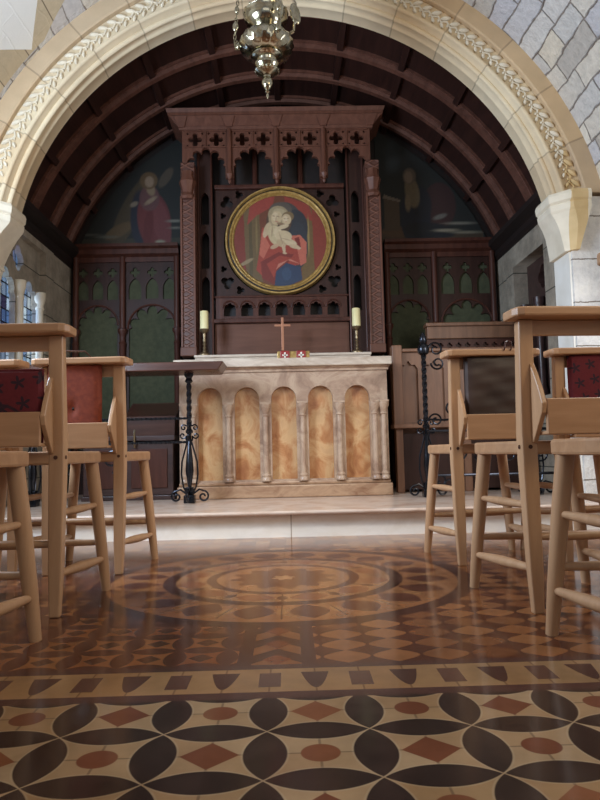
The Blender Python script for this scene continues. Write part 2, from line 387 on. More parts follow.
# ------------------------------------------------------------ mesh helpers
class MB:
    def __init__(s): s.bm = bmesh.new()
    def box(s, x0, x1, y0, y1, z0, z1):
        b = s.bm; v = [b.verts.new((x, y, z)) for z in (z0, z1) for (x, y) in ((x0, y0), (x1, y0), (x1, y1), (x0, y1))]
        for f in ((3, 2, 1, 0), (4, 5, 6, 7), (0, 1, 5, 4), (1, 2, 6, 5), (2, 3, 7, 6), (3, 0, 4, 7)): b.faces.new([v[i] for i in f])
        return s
    def hexa(s, lo, hi):   # two quads of 3d points
        b = s.bm; v = [b.verts.new(p) for p in list(lo) + list(hi)]
        for f in ((3, 2, 1, 0), (4, 5, 6, 7), (0, 1, 5, 4), (1, 2, 6, 5), (2, 3, 7, 6), (3, 0, 4, 7)): b.faces.new([v[i] for i in f])
        return s
    def tube(s, pts, rad, seg=10, cap=True, twist=0.0, square=False):
        b = s.bm; pts = [Vector(p) for p in pts]; n = len(pts)
        if not hasattr(rad, '__len__'): rad = [rad] * n
        if square: seg = 4
        t0 = (pts[1] - pts[0]).normalized()
        up = Vector((0, 0, 1)) if abs(t0.z) < 0.9 else Vector((1, 0, 0))
        a = t0.cross(up).normalized(); rings = []
        for i, p in enumerate(pts):
            t = (pts[min(i + 1, n - 1)] - pts[max(i - 1, 0)]).normalized()
            a = (a - t * a.dot(t)).normalized(); c = t.cross(a)
            rings.append([b.verts.new(p + (a * cos(2 * pi * k / seg + twist * i + pi / 4) + c * sin(2 * pi * k / seg + twist * i + pi / 4)) * rad[i]) for k in range(seg)])
        for r0, r1 in zip(rings, rings[1:]):
            for k in range(seg): b.faces.new((r0[k], r0[(k + 1) % seg], r1[(k + 1) % seg], r1[k]))
        if cap: b.faces.new(rings[0][::-1]); b.faces.new(rings[-1])
        return s
    def twist(s, p0, p1, r, per=0.03):
        p0, p1 = Vector(p0), Vector(p1); n = max(2, int((p1 - p0).length / per * 4))
        return s.tube([p0.lerp(p1, i / n) for i in range(n + 1)], r, square=True, twist=pi / 8)
    def lathe(s, prof, seg=20, c=(0, 0), gad=None):
        b = s.bm; rings = []
        for i, (r, z) in enumerate(prof):
            ring = []
            for k in range(seg):
                a = 2 * pi * k / seg; rr = r
                if gad and gad[0] <= i <= gad[1]: rr = r * (1 + gad[3] * cos(gad[2] * (a + 0.22 * (i - gad[0]))))
                ring.append(b.verts.new((c[0] + rr * cos(a), c[1] + rr * sin(a), z)))
            rings.append(ring)
        for r0, r1 in zip(rings, rings[1:]):
            for k in range(seg): b.faces.new((r0[k], r0[(k + 1) % seg], r1[(k + 1) % seg], r1[k]))
        b.faces.new(rings[0][::-1]); b.faces.new(rings[-1])
        return s
    def prism(s, poly, a0, a1, axis='y'):
        f = {'y': lambda p, t: (p[0], t, p[1]), 'x': lambda p, t: (t, p[0], p[1]), 'z': lambda p, t: (p[0], p[1], t)}[axis]
        b = s.bm; A = [b.verts.new(f(p, a0)) for p in poly]; B = [b.verts.new(f(p, a1)) for p in poly]; n = len(poly)
        b.faces.new(A); b.faces.new(B[::-1])
        for i in range(n): b.faces.new((A[i], B[i], B[(i + 1) % n], A[(i + 1) % n]))
        return s
    def ell(s, c, r, rot=None, seg=10, ring=6):
        M = Matrix.Translation(c) @ (rot or Matrix.Identity(4)) @ Matrix.Diagonal((r[0], r[1], r[2], 1))
        bmesh.ops.create_uvsphere(s.bm, u_segments=seg, v_segments=ring, radius=1, matrix=M); return s
    def plate(s, outline, holes, a0, a1, axis='y', bev=0.0):
        cu = bpy.data.curves.new('tmp', 'CURVE'); cu.dimensions = '2D'; cu.fill_mode = 'BOTH'; cu.extrude = abs(a1 - a0) / 2 - bev
        cu.bevel_depth = bev; cu.offset = -bev
        for pl in [outline] + list(holes):
            sp = cu.splines.new('POLY'); sp.points.add(len(pl) - 1); sp.use_cyclic_u = True
            for q, p in zip(sp.points, pl): q.co = (p[0], p[1], 0, 1)
        o = bpy.data.objects.new('tmp', cu); COL.objects.link(o)
        dg = bpy.context.evaluated_depsgraph_get(); me = bpy.data.meshes.new_from_object(o.evaluated_get(dg))
        mid = (a0 + a1) / 2
        if axis == 'y': M = Matrix(((1, 0, 0, 0), (0, 0, -1, mid), (0, 1, 0, 0), (0, 0, 0, 1)))
        elif axis == 'x': M = Matrix(((0, 0, 1, mid), (1, 0, 0, 0), (0, 1, 0, 0), (0, 0, 0, 1)))
        else: M = Matrix.Translation((0, 0, mid))
        me.transform(M); s.bm.from_mesh(me)
        bpy.data.objects.remove(o); bpy.data.curves.remove(cu); bpy.data.meshes.remove(me)
        return s
    def build(s, name, m, parent=None, bevel=0.0, smooth=False, fix=True, loc=None):
        if fix: bmesh.ops.recalc_face_normals(s.bm, faces=s.bm.faces)
        me = bpy.data.meshes.new(name); s.bm.to_mesh(me); s.bm.free()
        for q in (m if isinstance(m, (list, tuple)) else [m]): me.materials.append(MATS[q])
        if smooth:
            me.shade_smooth()
            me.set_sharp_from_angle(angle=radians(38))
        if loc is not None: me.transform(Matrix.Translation(-Vector(loc)))
        o = bpy.data.objects.new(name, me); COL.objects.link(o)
        if loc is not None: o.location = loc
        if parent: o.parent = parent
        if bevel:
            b = o.modifiers.new('bevel', 'BEVEL'); b.width = bevel; b.segments = 2; b.limit_method = 'ANGLE'
        return o
def tag(o, label, cat, group=None):
    o['label'] = label; o['category'] = cat
    if group: o['group'] = group
    return o
def thing(name, label, cat, loc=(0, 0, 0), rz=0, group=None):
    o = bpy.data.objects.new(name, None); o.empty_display_size = 0.1; COL.objects.link(o)
    o.location = loc; o.rotation_euler = (0, 0, rz); return tag(o, label, cat, group)
def struct(o): o['kind'] = 'structure'; return o
def kids(o): return [c for c in list(COL.objects) if c.parent == o]
def dup(o, parent=None):
    c = o.copy(); COL.objects.link(c)
    if parent: c.parent = parent
    for k in kids(o): dup(k, c)
    return c
def foil(cx, cz, n, d, r, rot=0, seg=8):    # multifoil outline
    P = []
    for i in range(n * seg):
        a = 2 * pi * i / (n * seg); ph = (a + pi / n) % (2 * pi / n) - pi / n
        rr = d * cos(ph) + sqrt(max(0, r * r - (d * sin(ph)) ** 2)); P.append((cx + rr * cos(a + rot), cz + rr * sin(a + rot)))
    return P
def cusp_arch(cx, z0, zs, hw, n=5, depth=0.16, seg=8):   # opening with a cusped head
    P = [(cx - hw, z0), (cx + hw, z0), (cx + hw, zs)]
    for i in range(1, n * seg):
        t = i / (n * seg); a = pi * t; ph = abs(sin(pi * n * t)); rr = hw * (1 - depth + depth * ph ** 0.6)
        P.append((cx + rr * cos(a), zs + rr * sin(a)))
    P.append((cx - hw, zs)); return P
def round_arch(cx, z0, zs, hw, n=16):
    return [(cx - hw, z0), (cx + hw, z0)] + [(cx + hw * cos(pi * i / n), zs + hw * sin(pi * i / n)) for i in range(n + 1)]
def lancet(cx, z0, zs, hw, n=6):
    P = [(cx - hw, z0), (cx + hw, z0)]
    for i in range(n + 1): a = radians(60) * i / n; P.append((cx - hw + 2 * hw * cos(a), zs + 2 * hw * sin(a)))
    for i in range(1, n + 1): a = radians(60) * (1 - i / n); P.append((cx + hw - 2 * hw * cos(a), zs + 2 * hw * sin(a)))
    return P
def rect(x0, x1, z0, z1): return [(x0, z0), (x1, z0), (x1, z1), (x0, z1)]

# ============================================================ SETTING
ZC = 1.57
struct(MB().box(-2.1, 2.1, -1.6, 3.50, -0.1, 0.0).build('floor', 'inlaid_floor'))
struct(MB().box(-1.95, 1.95, 3.46, 5.5, -0.1, 0.120).build('trim_1', 'riser_marble'))
st = MB(); st.box(-1.96, 1.96, 3.415, 5.5, 0.120, 0.14)
struct(st.build('trim_2', 'step_nosing', bevel=0.008))

# nave barrel vault with its side walls
def tunnel(R, zc, y0, y1, zb, ny, na, thick, matfn, name, mats):
    bm = bmesh.new(); uvl = bm.loops.layers.uv.new('UVMap')
    prof = [(R, zb + (zc - zb) * i / 8, zb + (zc - zb) * i / 8) for i in range(8)]
    for i in range(na + 1):
        a = pi * i / na; prof.append((R * cos(a), zc + R * sin(a), zc + R * a))
    L = zc + R * pi
    prof += [(-R, zb + (zc - zb) * (7 - i) / 8, L + (zc - zb) * (i + 1) / 8) for i in range(8)]
    def ring(off):
        out = []
        for (x, z, l) in prof:
            if z > zc: dx, dz = x / R, (z - zc) / R
            else: dx, dz = (1 if x > 0 else -1), 0
            out.append([bm.verts.new((x + dx * off, y0 + (y1 - y0) * j / ny, z + dz * off)) for j in range(ny + 1)])
        return out
    A = ring(0); B = ring(thick)
    for i in range(len(prof) - 1):
        for j in range(ny):
            f = bm.faces.new((A[i][j], A[i][j + 1], A[i + 1][j + 1], A[i + 1][j]))
            ym = y0 + (y1 - y0) * (j + .5) / ny; f.material_index = matfn((prof[i][0] + prof[i + 1][0]) / 2, ym, (prof[i][1] + prof[i + 1][1]) / 2)
            for lp, (ii, jj) in zip(f.loops, ((i, j), (i, j + 1), (i + 1, j + 1), (i + 1, j))): lp[uvl].uv = (y0 + (y1 - y0) * jj / ny, prof[ii][2])
            g = bm.faces.new((B[i][j + 1], B[i][j], B[i + 1][j], B[i + 1][j + 1]))
    for i in range(len(prof) - 1):
        for j in (0, ny): bm.faces.new((A[i][j], A[i + 1][j], B[i + 1][j], B[i][j]))
    me = bpy.data.meshes.new(name); bm.to_mesh(me); bm.free()
    for m in mats: me.materials.append(MATS[m])
    me.shade_smooth(); me.set_sharp_from_angle(angle=radians(40))
    o = bpy.data.objects.new(name, me); COL.objects.link(o); return o
def nmat(x, y, z):
    a = math.degrees(atan2(z - ZC, x))
    if 129.5 < a < 143 and 2.2 < y < (3.44 if a < 134 else 3.5 + (a - 134) * 0.02) and not (a > 139 and y > 3.45): return 1
    if 136 <= a < 152 and 2.2 < y < 3.69: return 2
    return 0
struct(tunnel(1.945, ZC, -1.5, 3.75, 0.0, 75, 90, 0.15, lambda x, y, z: 0, 'ceiling', ['rubble_stone', 'plaster', 'arch_stone_tan']))

# wall with the arch: spandrel ring + piers
def arc_sweep(prof, zs, n, mb, cx=0.0, zc=ZC, closed=True):
    b = mb.bm; rings = []
    for (R, Y) in prof:
        a0 = asin((zs - zc) / R)
        rings.append([b.verts.new((cx + R * cos(a0 + (pi - 2 * a0) * i / n), Y, zc + R * sin(a0 + (pi - 2 * a0) * i / n))) for i in range(n + 1)])
    m = len(prof)
    for k in range(m if closed else m - 1):
        r0, r1 = rings[k], rings[(k + 1) % m]
        for i in range(n): b.faces.new((r0[i], r0[i + 1], r1[i + 1], r1[i]))
    if closed:
        for i in (0, n): b.faces.new([r[i] for r in rings])
    return mb
ZS = 1.95
archw = struct(arc_sweep([(1.715, 3.80), (1.715, 3.99), (2.12, 3.99), (2.12, 3.80)], 1.90, 90, MB()).build('wall_front', 'arch_stone_tan'))
for s in (-1, 1):
    dl = 0.085 if s < 0 else 0.0
    MB().box(*(sorted((s * (1.705 + dl), s * 2.12))), 3.75, 3.99, 0.0, 1.93).build('pier', 'pier_stone', archw)
    MB().box(*(sorted((s * (1.695 + dl), s * (1.706 + dl)))), 3.77, 3.99, 0.0, 1.62).build('pier_lining', 'plaster', archw)
outer = [(1.96, 3.735), (1.850, 3.735), (1.842, 3.742), (1.842, 3.81), (1.96, 3.81)]
arch = struct(arc_sweep(outer, ZS, 110, MB()).build('trim_3', 'arch_stone_tan', smooth=True))
def rollp(Rc, Yc, r, a0, a1, n=6): return [(Rc + r * cos(radians(a0 + (a1 - a0) * i / n)), Yc + r * sin(radians(a0 + (a1 - a0) * i / n))) for i in range(n + 1)]
inner = [(1.842, 3.775), (1.735, 3.775), (1.735, 3.762)] + rollp(1.724, 3.765, 0.014, -60, -180) + [(1.708, 3.785), (1.700, 3.80)] + rollp(1.692, 3.815, 0.016, -60, -200, 7) \
    + [(1.690, 3.835), (1.690, 3.86)] + rollp(1.694, 3.885, 0.018, 230, 130) + [(1.688, 3.91), (1.688, 3.99), (1.72, 3.99), (1.842, 3.80)]
arc_sweep(inner, ZS, 110, MB()).build('moulding', 'arch_stone', arch, smooth=True)
lf = MB()
N = 74
a0 = asin((ZS - ZC) / 1.79) + 0.02
stem = []
for i in range(N):
    a = a0 + (pi - 2 * a0) * (i + 0.5) / N; s = 1 if a < pi / 2 else -1
    for (dr, ln, wd, tl, yy) in ((0.022, 0.034, 0.0125, 0.62, 3.768), (-0.030, 0.020, 0.011, -0.75, 3.770)):
        R = 1.792 + dr; c = (R * cos(a), yy, ZC + R * sin(a))
        rot = Matrix.Rotation(-(a + pi / 2 + s * tl), 4, 'Y')
        lf.ell(c, (ln, 0.015, wd), rot, 8, 5)
    lf.ell((1.776 * cos(a + .018) , 3.768, ZC + 1.776 * sin(a + .018)), (0.008, 0.010, 0.008), None, 6, 4)
for i in range(N * 4 + 1):
    a = a0 + (pi - 2 * a0) * i / (N * 4); R = 1.790 + 0.010 * sin(pi * i / 2); stem.append((R * cos(a), 3.770, ZC + R * sin(a)))
lf.tube(stem, 0.006, 6)
lfo = lf.build('leaf_carving', 'corbel_stone', arch, smooth=True)
# corbels
for i, s in enumerate((-1, 1)):
    def poly(ins, fy, out=1.86, back=3.99, c=0.10):   # octagonal plan
        return [(s * out, back), (s * out, fy), (s * (ins + c), fy), (s * ins, fy + c), (s * ins, back)]
    mb = MB(); lv = [(1.955, 1.60, 3.685), (1.935, 1.592, 3.677), (1.90, 1.596, 3.68), (1.888, 1.607, 3.69), (1.88, 1.603, 3.687), (1.85, 1.607, 3.69), (1.835, 1.615, 3.695), (1.80, 1.632, 3.698), (1.75, 1.648, 3.702), (1.69, 1.658, 3.708), (1.63, 1.665, 3.713), (1.60, 1.668, 3.715)]
    rings = []
    for (z, ins, fy) in lv:
        if s < 0: ins = ins + 0.02 + max(0.0, 1.84 - z) * 0.30
        rings.append([mb.bm.verts.new((p[0], p[1], z)) for p in poly(ins, fy, 1.81 if z > 1.84 else 1.81 - (1.84 - z) * 0.30, 3.99, 0.10 if z > 1.84 else 0.10 - (1.84 - z) * 0.22)])
    for r0, r1 in zip(rings, rings[1:]):
        for k in range(5): mb.bm.faces.new((r0[k], r0[(k + 1) % 5], r1[(k + 1) % 5], r1[k]))
    mb.bm.faces.new(rings[0]); mb.bm.faces.new(rings[-1][::-1])
    struct(mb.build('trim_%d' % (4 + i), 'corbel_stone'))

# sanctuary walls with window openings
for s, nm in ((-1, 'wall_left'), (1, 'wall_right')):
    ys, ye, zb, zt = (4.02, 4.80, 0.95, 1.97) if s < 0 else (4.38, 4.98, 0.80, 1.85)
    mb = MB(); mb.plate(rect(3.99, 5.5, 0.0, 2.35), [rect(ys, ye, zb, zt)], s * 1.80, s * 2.08, 'x')
    w = struct(mb.build(nm, 'window_stone'))
    mid = (ys + ye) / 2; hw = (ye - ys) / 4 - (0.04 if s < 0 else 0.045)
    mb = MB(); holes = [cusp_arch(mid - (ye - ys) / 4, zb + 0.03, zt - 0.42, hw, 3, 0.3), cusp_arch(mid + (ye - ys) / 4, zb + 0.03, zt - 0.42, hw, 3, 0.3), foil(mid, zt - 0.15, 4, 0.045, 0.045)]
    mb.plate(rect(ys, ye, zb, zt), holes, s * (1.835 if s < 0 else 1.90), s * (1.875 if s < 0 else 1.97), 'x')
    wn = struct(mb.build('window_%d' % (1 if s < 0 else 2), 'window_stone' if s < 0 else 'chest_wood'))  # right tracery is stone in shade, its darkness put in as dark wood
    for yy in (ys + 0.03, mid, ye - 0.03):
        MB().lathe([(0.04, zb), (0.04, zb + 0.05), (0.026, zb + 0.08), (0.026, zt - 0.44), (0.032, zt - 0.43), (0.026, zt - 0.41), (0.04, zt - 0.36), (0.043, zt - 0.33), (0.043, zt - 0.31)], 14, (s * (1.822 if s < 0 else 1.86), yy)).build('column', 'corbel_stone' if s < 0 else 'chest_wood', wn, smooth=True)  # right columns carry the same painted-in shade
    if s < 0: MB().box(-1.888, -1.882, ys, ye, zb, zt).build('glass', 'leaded_glass', wn)
    else: MB().box(2.0, 2.03, ys, ye, zb, zt).build('shade_backing', 'cornice_wood', wn)  # right side: added dark panel stands in for the unlit window recess
    # dressed stone frame and string course
    fm = MB(); fm.plate(rect(ys - 0.16, ye + 0.16, zb - 0.1, zt + 0.13), [rect(ys, ye, zb, zt)], s * 1.79, s * 1.80, 'x')
    fm.build('stone_surround', 'window_stone', wn)
struct(MB().box(-1.80, 1.80, 5.4, 5.5, 0.14, 3.6).build('wall_back', 'cornice_wood'))

# wooden vault
R1, Z1 = 1.93, 1.48
v = MB(); a0 = asin((2.15 - Z1) / R1)
arc_sweep([(R1, 3.99), (R1, 5.45), (R1 + 0.06, 5.45), (R1 + 0.06, 3.99)], 2.15, 64, v, zc=Z1)
vault = struct(v.build('ceiling', 'vault_wood', smooth=True)); 
for Y in (4.13, 4.50, 4.87, 5.24):
    arc_sweep([(R1 + 0.01, Y - .045), (R1 - 0.02, Y - .045), (R1 - 0.02, Y - .03), (R1 - 0.045, Y - .022), (R1 - 0.045, Y + .022), (R1 - 0.02, Y + .03), (R1 - 0.02, Y + .045), (R1 + 0.01, Y + .045)], 2.14, 64, MB(), zc=Z1).build('rib', 'rib_wood', vault)
for k in range(-5, 6):
    a = radians(91 + 14 * k)
    if not (0.38 < a < 2.76): continue
    p = MB(); d = Vector((cos(a), 0, sin(a))); t = Vector((-sin(a), 0, cos(a)))
    c0 = Vector((0, 0, Z1)) + d * (R1 - 0.035); c1 = Vector((0, 0, Z1)) + d * (R1 + 0.01)
    q = [c0 - t * .022, c0 + t * .022, c1 + t * .03, c1 - t * .03]
    p.hexa([x + Vector((0, 4.0, 0)) for x in q], [x + Vector((0, 5.4, 0)) for x in q]).build('purlin', 'vault_wood', vault)
for s in (-1, 1):
    prof = [(s * 1.84, 2.02), (s * 1.79, 2.02), (s * 1.77, 2.05), (s * 1.77, 2.09), (s * 1.71, 2.13), (s * 1.71, 2.17), (s * 1.84, 2.19)]
    struct(MB().prism(prof, 3.995, 5.4).build('trim_%d' % (6 if s < 0 else 7), 'cornice_wood'))

# ============================================================ PANELLED BACK WALL
for s, bays, lab in ((-1, ((-1.765, -1.371), (-1.346, -0.887)), 'dark tracery wall panelling with green cloth, left of the altar'),
                     (1, ((0.835, 1.232), (1.275, 1.765)), 'dark tracery wall panelling with green cloth, right of the altar')):
    t = thing('wall_panelling', lab, 'panelling', (s * 1.3, 5.37, 0.14), group='cloth panels beside the altarpiece')
    off = (s * 1.3, 5.37, 0.14)
    def B(mb, n, m, **k):
        o = mb.build(n, m, **k); o.data.transform(Matrix.Translation(-Vector(off))); o.parent = t; return o
    x0, x1 = min(b[0] for b in bays), max(b[1] for b in bays)
    B(MB().box(x0, x1, 5.385, 5.399, 0.141, 2.12), 'green_cloth', 'green_cloth')
    for (a, b) in bays:
        c = (a + b) / 2; hw = (b - a) / 2 - 0.035; zs = 1.69 - hw
        hs = [cusp_arch(c, 0.5, zs, hw, 5, 0.30)]
        for k in (-1, 0, 1):
            cc = c + k * (b - a) * 0.31
            hs.append(lancet(cc, 1.745 if k else 1.75, 1.835, (b - a) * 0.115)); hs.append(foil(cc, 1.975, 4, 0.024, 0.0175))
        B(MB().plate(rect(a, b, 0.3, 2.1), hs, 5.365, 5.384), 'tracery_panel', 'panel_wood')
        B(MB().tube([(c + (hw + .008) * cos(pi * i / 24), 5.363, zs + (hw + .008) * sin(pi * i / 24)) for i in range(25)], .009, 6), 'arch_moulding', 'dark_wood', smooth=True)
    cols = [bays[0][0] + 0.02, (bays[0][1] + bays[1][0]) / 2, bays[1][1] - 0.02]
    for x in cols:
        B(MB().lathe([(0.026, 0.2), (0.026, 1.36), (0.032, 1.37), (0.022, 1.39), (0.024, 1.44), (0.04, 1.47), (0.04, 1.49), (0.024, 1.50), (0.024, 2.1)], 12, (x, 5.345)), 'column', 'dark_wood', smooth=True)
    B(MB().prism([(5.40, 2.20), (5.28, 2.20), (5.28, 2.175), (5.31, 2.16), (5.31, 2.12), (5.345, 2.10), (5.345, 2.06), (5.40, 2.06)], x0, x1, 'x'), 'cornice', 'dark_wood')
    B(MB().box(x0, x1, 5.33, 5.40, 0.141, 0.34), 'plinth_board', 'panel_wood')

# ------------------------------------------------------------ painted surfaces
def pin(P, x, y):
    n = len(P); r = np.zeros(x.shape, bool)
    for i in range(n):
        x0, y0 = P[i]; x1, y1 = P[(i + 1) % n]
        if y0 == y1: continue
        c = ((y0 > y) != (y1 > y)) & (x < (x1 - x0) * (y - y0) / (y1 - y0) + x0); r ^= c
    return r
def paint(shapes, x, y, basec, k_=1.0):
    C = np.zeros(x.shape + (3,)); C[:] = basec
    for sh in shapes:
        k = sh[0]
        if k == 'e':
            _, cx, cy, rx, ry, an, c = sh; ca, sa = cos(an), sin(an)
            u = (x - cx) * ca + (y - cy) * sa; w = -(x - cx) * sa + (y - cy) * ca
            d = np.sqrt((u / rx) ** 2 + (w / ry) ** 2); m = np.clip((1 - d) * min(rx, ry) / 0.012 + 0.5, 0, 1)
        else: m = pin(sh[1], x, y).astype(float); c = sh[2]
        C = C * (1 - m[..., None]) + np.array(c) * m[..., None]
    return C * k_
def painted(name, mat_, xs, zs, Y, inside, colf, back=0.012):
    X, Z = np.meshgrid(xs, zs); C = colf(X, Z); K = inside(X, Z)
    bm = bmesh.new(); V = {}; cols = []
    for j in range(len(zs)):
        for i in range(len(xs)):
            if K[j, i]: V[(j, i)] = bm.verts.new((X[j, i], Y, Z[j, i])); cols.append(C[j, i])
    for j in range(len(zs) - 1):
        for i in range(len(xs) - 1):
            q = [(j, i), (j, i + 1), (j + 1, i + 1), (j + 1, i)]
            if all(t in V for t in q): bm.faces.new([V[t] for t in q])
    me = bpy.data.meshes.new(name); bm.to_mesh(me); bm.free()
    at = me.color_attributes.new('paint', 'FLOAT_COLOR', 'POINT')
    at.data.foreach_set('color', np.hstack([np.array(cols), np.ones((len(cols), 1))]).ravel())
    me.materials.append(MATS[mat_]); o = bpy.data.objects.new(name, me); COL.objects.link(o)
    sd = o.modifiers.new('thickness', 'SOLIDIFY'); sd.thickness = back; sd.offset = -1
    return o
# murals (coordinates in metres on the back wall)
D = (0.020, 0.022, 0.019)
angel = [('p', [(-1.9, 2.2), (-.8, 2.2), (-.8, 2.27), (-1.9, 2.27)], (.05, .045, .03)),
    ('e', -1.30, 2.5, .09, .34, -.45, (.075, .055, .03)), ('e', -1.40, 2.34, .13, .05, .5, (.13, .085, .04)), ('e', -1.0, 2.80, .10, .04, 1.0, (.10, .075, .05)),
    ('e', -1.22, 2.45, .08, .24, .0, (.022, .025, .04)),
    ('e', -1.10, 2.42, .14, .26, .15, (.16, .035, .035)), ('e', -1.04, 2.40, .07, .22, .2, (.19, .05, .05)), ('e', -1.15, 2.36, .04, .18, -.1, (.13, .025, .025)),
    ('e', -1.14, 2.62, .085, .11, 0, (.14, .06, .06)), ('e', -1.13, 2.70, .035, .06, .3, (.28, .20, .12)), ('e', -1.145, 2.775, .075, .075, 0, (.15, .09, .04)), ('e', -1.14, 2.765, .038, .048, 0, (.34, .24, .16)),
    ('e', -1.13, 2.60, .06, .018, .6, (.32, .23, .15)), ('e', -1.27, 2.57, .035, .02, .5, (.25, .2, .14)), ('e', -1.05, 2.24, .04, .018, 0, (.32, .28, .2)),
    ('e', -.93, 2.42, .06, .010, 0, (.26, .25, .2)), ('e', -.92, 2.36, .05, .008, 0, (.22, .2, .16)), ('e', -1.5, 2.29, .09, .010, 0, (.14, .14, .11)), ('e', -1.65, 2.31, .09, .008, 0, (.12, .12, .1))]
lady = [('p', [(.8, 2.2), (1.7, 2.2), (1.7, 2.28), (.8, 2.26)], (.07, .045, .025)), ('e', .98, 2.29, .16, .05, 0, (.11, .06, .03)),
    ('p', [(.86, 2.3), (.99, 2.3), (.99, 2.56), (.86, 2.60)], (.09, .06, .035)), ('p', [(.84, 2.59), (1.0, 2.55), (1.0, 2.57), (.86, 2.62)], (.20, .16, .12)), ('e', 1.33, 2.52, .14, .2, 0, (.05, .02, .018)),
    ('e', 1.12, 2.42, .13, .26, 0, (.016, .018, .028)), ('e', 1.24, 2.30, .22, .07, -.1, (.014, .015, .018)), ('e', 1.17, 2.55, .09, .15, .2, (.016, .017, .022)),
    ('e', 1.10, 2.64, .06, .14, .15, (.17, .13, .075)), ('e', 1.08, 2.78, .055, .07, 0, (.13, .10, .07)), ('e', 1.073, 2.77, .036, .05, 0, (.24, .18, .13)), ('e', 1.06, 2.55, .025, .08, 0, (.20, .15, .09)),
    ('e', 1.38, 2.30, .10, .012, 0, (.32, .28, .2)), ('e', 1.5, 2.36, .12, .010, 0, (.26, .24, .19)), ('e', 1.55, 2.28, .12, .010, 0, (.27, .24, .17)), ('e', 1.33, 2.42, .06, .02, .3, (.16, .15, .13))]
def inlun(x, z): return np.sqrt(x ** 2 + (z - Z1) ** 2) < R1 - 0.05
tag(painted('mural_painting', 'mural_paint', np.arange(-1.78, -0.80, 0.01), np.arange(2.19, 3.2, 0.01), 5.385, inlun, lambda x, y: paint(angel, x, y, D, 0.68)),
    'dark painted mural of a winged figure in red, left of the altarpiece', 'painting')
tag(painted('mural_painting', 'mural_paint', np.arange(0.79, 1.80, 0.01), np.arange(2.19, 3.2, 0.01), 5.385, inlun, lambda x, y: paint(lady, x, y, D, 0.68)),
    'dark painted mural of a kneeling woman in black, right of the altarpiece', 'painting')

# ============================================================ ALTARPIECE (reredos)
rd = thing('altarpiece', 'tall carved dark wooden altarpiece with pierced canopy behind the altar', 'altarpiece', (-0.05, 5.1, 0.14))
off = (-0.05, 5.1, 0.14)
def B(mb, n, m, parent=None, **k):
    o = mb.build(n, m, **k); o.data.transform(Matrix.Translation(-Vector(off))); o.parent = parent or rd; return o
B(MB().box(-0.80, 0.70, 5.22, 5.30, 0.141, 3.08), 'back_board', 'cornice_wood')
B(MB().box(-0.80, 0.70, 5.0, 5.22, 0.141, 1.16), 'base', 'panel_wood')
for x0 in (-0.80, 0.645):
    x1 = x0 + 0.105
    B(MB().box(x0, x1, 4.93, 5.22, 1.20, 2.72), 'side_post', 'lattice_carving')
    B(MB().box(x0 - 0.005, x0 + 0.012, 4.915, 4.93, 1.2, 2.45).box(x1 - 0.012, x1 + 0.005, 4.915, 4.93, 1.2, 2.45), 'post_edge', 'carved_wood', bevel=0.003)
    B(MB().box(x0 - 0.01, x1 + 0.01, 4.91, 5.22, 1.19, 1.26), 'post_base', 'carved_wood', bevel=0.006)
    c = (x0 + x1) / 2
    B(MB().lathe([(0.05, 2.42), (0.062, 2.44), (0.045, 2.47), (0.055, 2.52), (0.068, 2.56), (0.05, 2.60), (0.05, 2.64)], 8, (c, 4.935)), 'capital', 'carved_wood', smooth=True)
# canopy: four bays of cusped arches and quatrefoils
bx = [-0.79, -0.42, -0.05, 0.32, 0.69]
for a, b in zip(bx, bx[1:]):
    c = (a + b) / 2; hw = (b - a) / 2 - 0.032; z0 = 2.60; zs = 2.695
    head = cusp_arch(c, 2.0, zs, hw, 5, 0.26)[2:]      # right to left along the head
    P = [(a, 3.0), (a, z0), (c - hw, z0)] + head[::-1] + [(c + hw, z0), (b, z0), (b, 3.0)]
    hs = []
    for k in (-1, 1):
        cc = c + k * 0.083; hs.append(foil(cc, 2.912, 4, 0.034, 0.021))
        for dx, dz in ((-.058, .05), (.058, .05), (-.058, -.05), (.058, -.05)): hs.append(foil(cc + dx, 2.912 + dz, 4, 0.004, 0.006, seg=3))
    B(MB().plate(P, hs, 4.95, 4.985), 'canopy_arch', 'carved_wood', bevel=0.004)
    B(MB().box(a + .02, b - .02, 4.94, 4.95, 2.975, 2.985).box(a + .02, b - .02, 4.94, 4.95, 2.845, 2.855).box(c - .004, c + .004, 4.94, 4.95, 2.855, 2.975), 'fret_moulding', 'carved_wood')
for x in bx[1:4]:
    B(MB().lathe([(0.004, 2.545), (0.014, 2.565), (0.010, 2.58), (0.026, 2.605), (0.03, 2.62), (0.020, 2.64), (0.018, 2.99)], 8, (x, 4.935)), 'pendant', 'carved_wood', smooth=True)
cn = MB()
for (z0, z1, e0, e1) in ((2.985, 3.01, 0.01, 0.015), (3.01, 3.065, 0.02, 0.075), (3.065, 3.085, 0.085, 0.085), (3.085, 3.115, 0.09, 0.10)):
    L0, L1 = -0.80, 0.70
    cn.hexa([(L0 - e0, 4.94 - e0, z0), (L1 + e0, 4.94 - e0, z0), (L1 + e0, 5.25, z0), (L0 - e0, 5.25, z0)], [(L0 - e1, 4.94 - e1, z1), (L1 + e1, 4.94 - e1, z1), (L1 + e1, 5.25, z1), (L0 - e1, 5.25, z1)])
B(cn, 'cornice', 'carved_wood')
for x in bx:
    cc = MB(); cc.hexa([(x - .025, 4.915, 3.0), (x + .025, 4.915, 3.0), (x + .025, 4.95, 3.0), (x - .025, 4.95, 3.0)], [(x - .055, 4.855, 3.062), (x + .055, 4.855, 3.062), (x + .055, 4.95, 3.062), (x - .055, 4.95, 3.062)])
    B(cc, 'bracket', 'carved_wood', bevel=0.003)
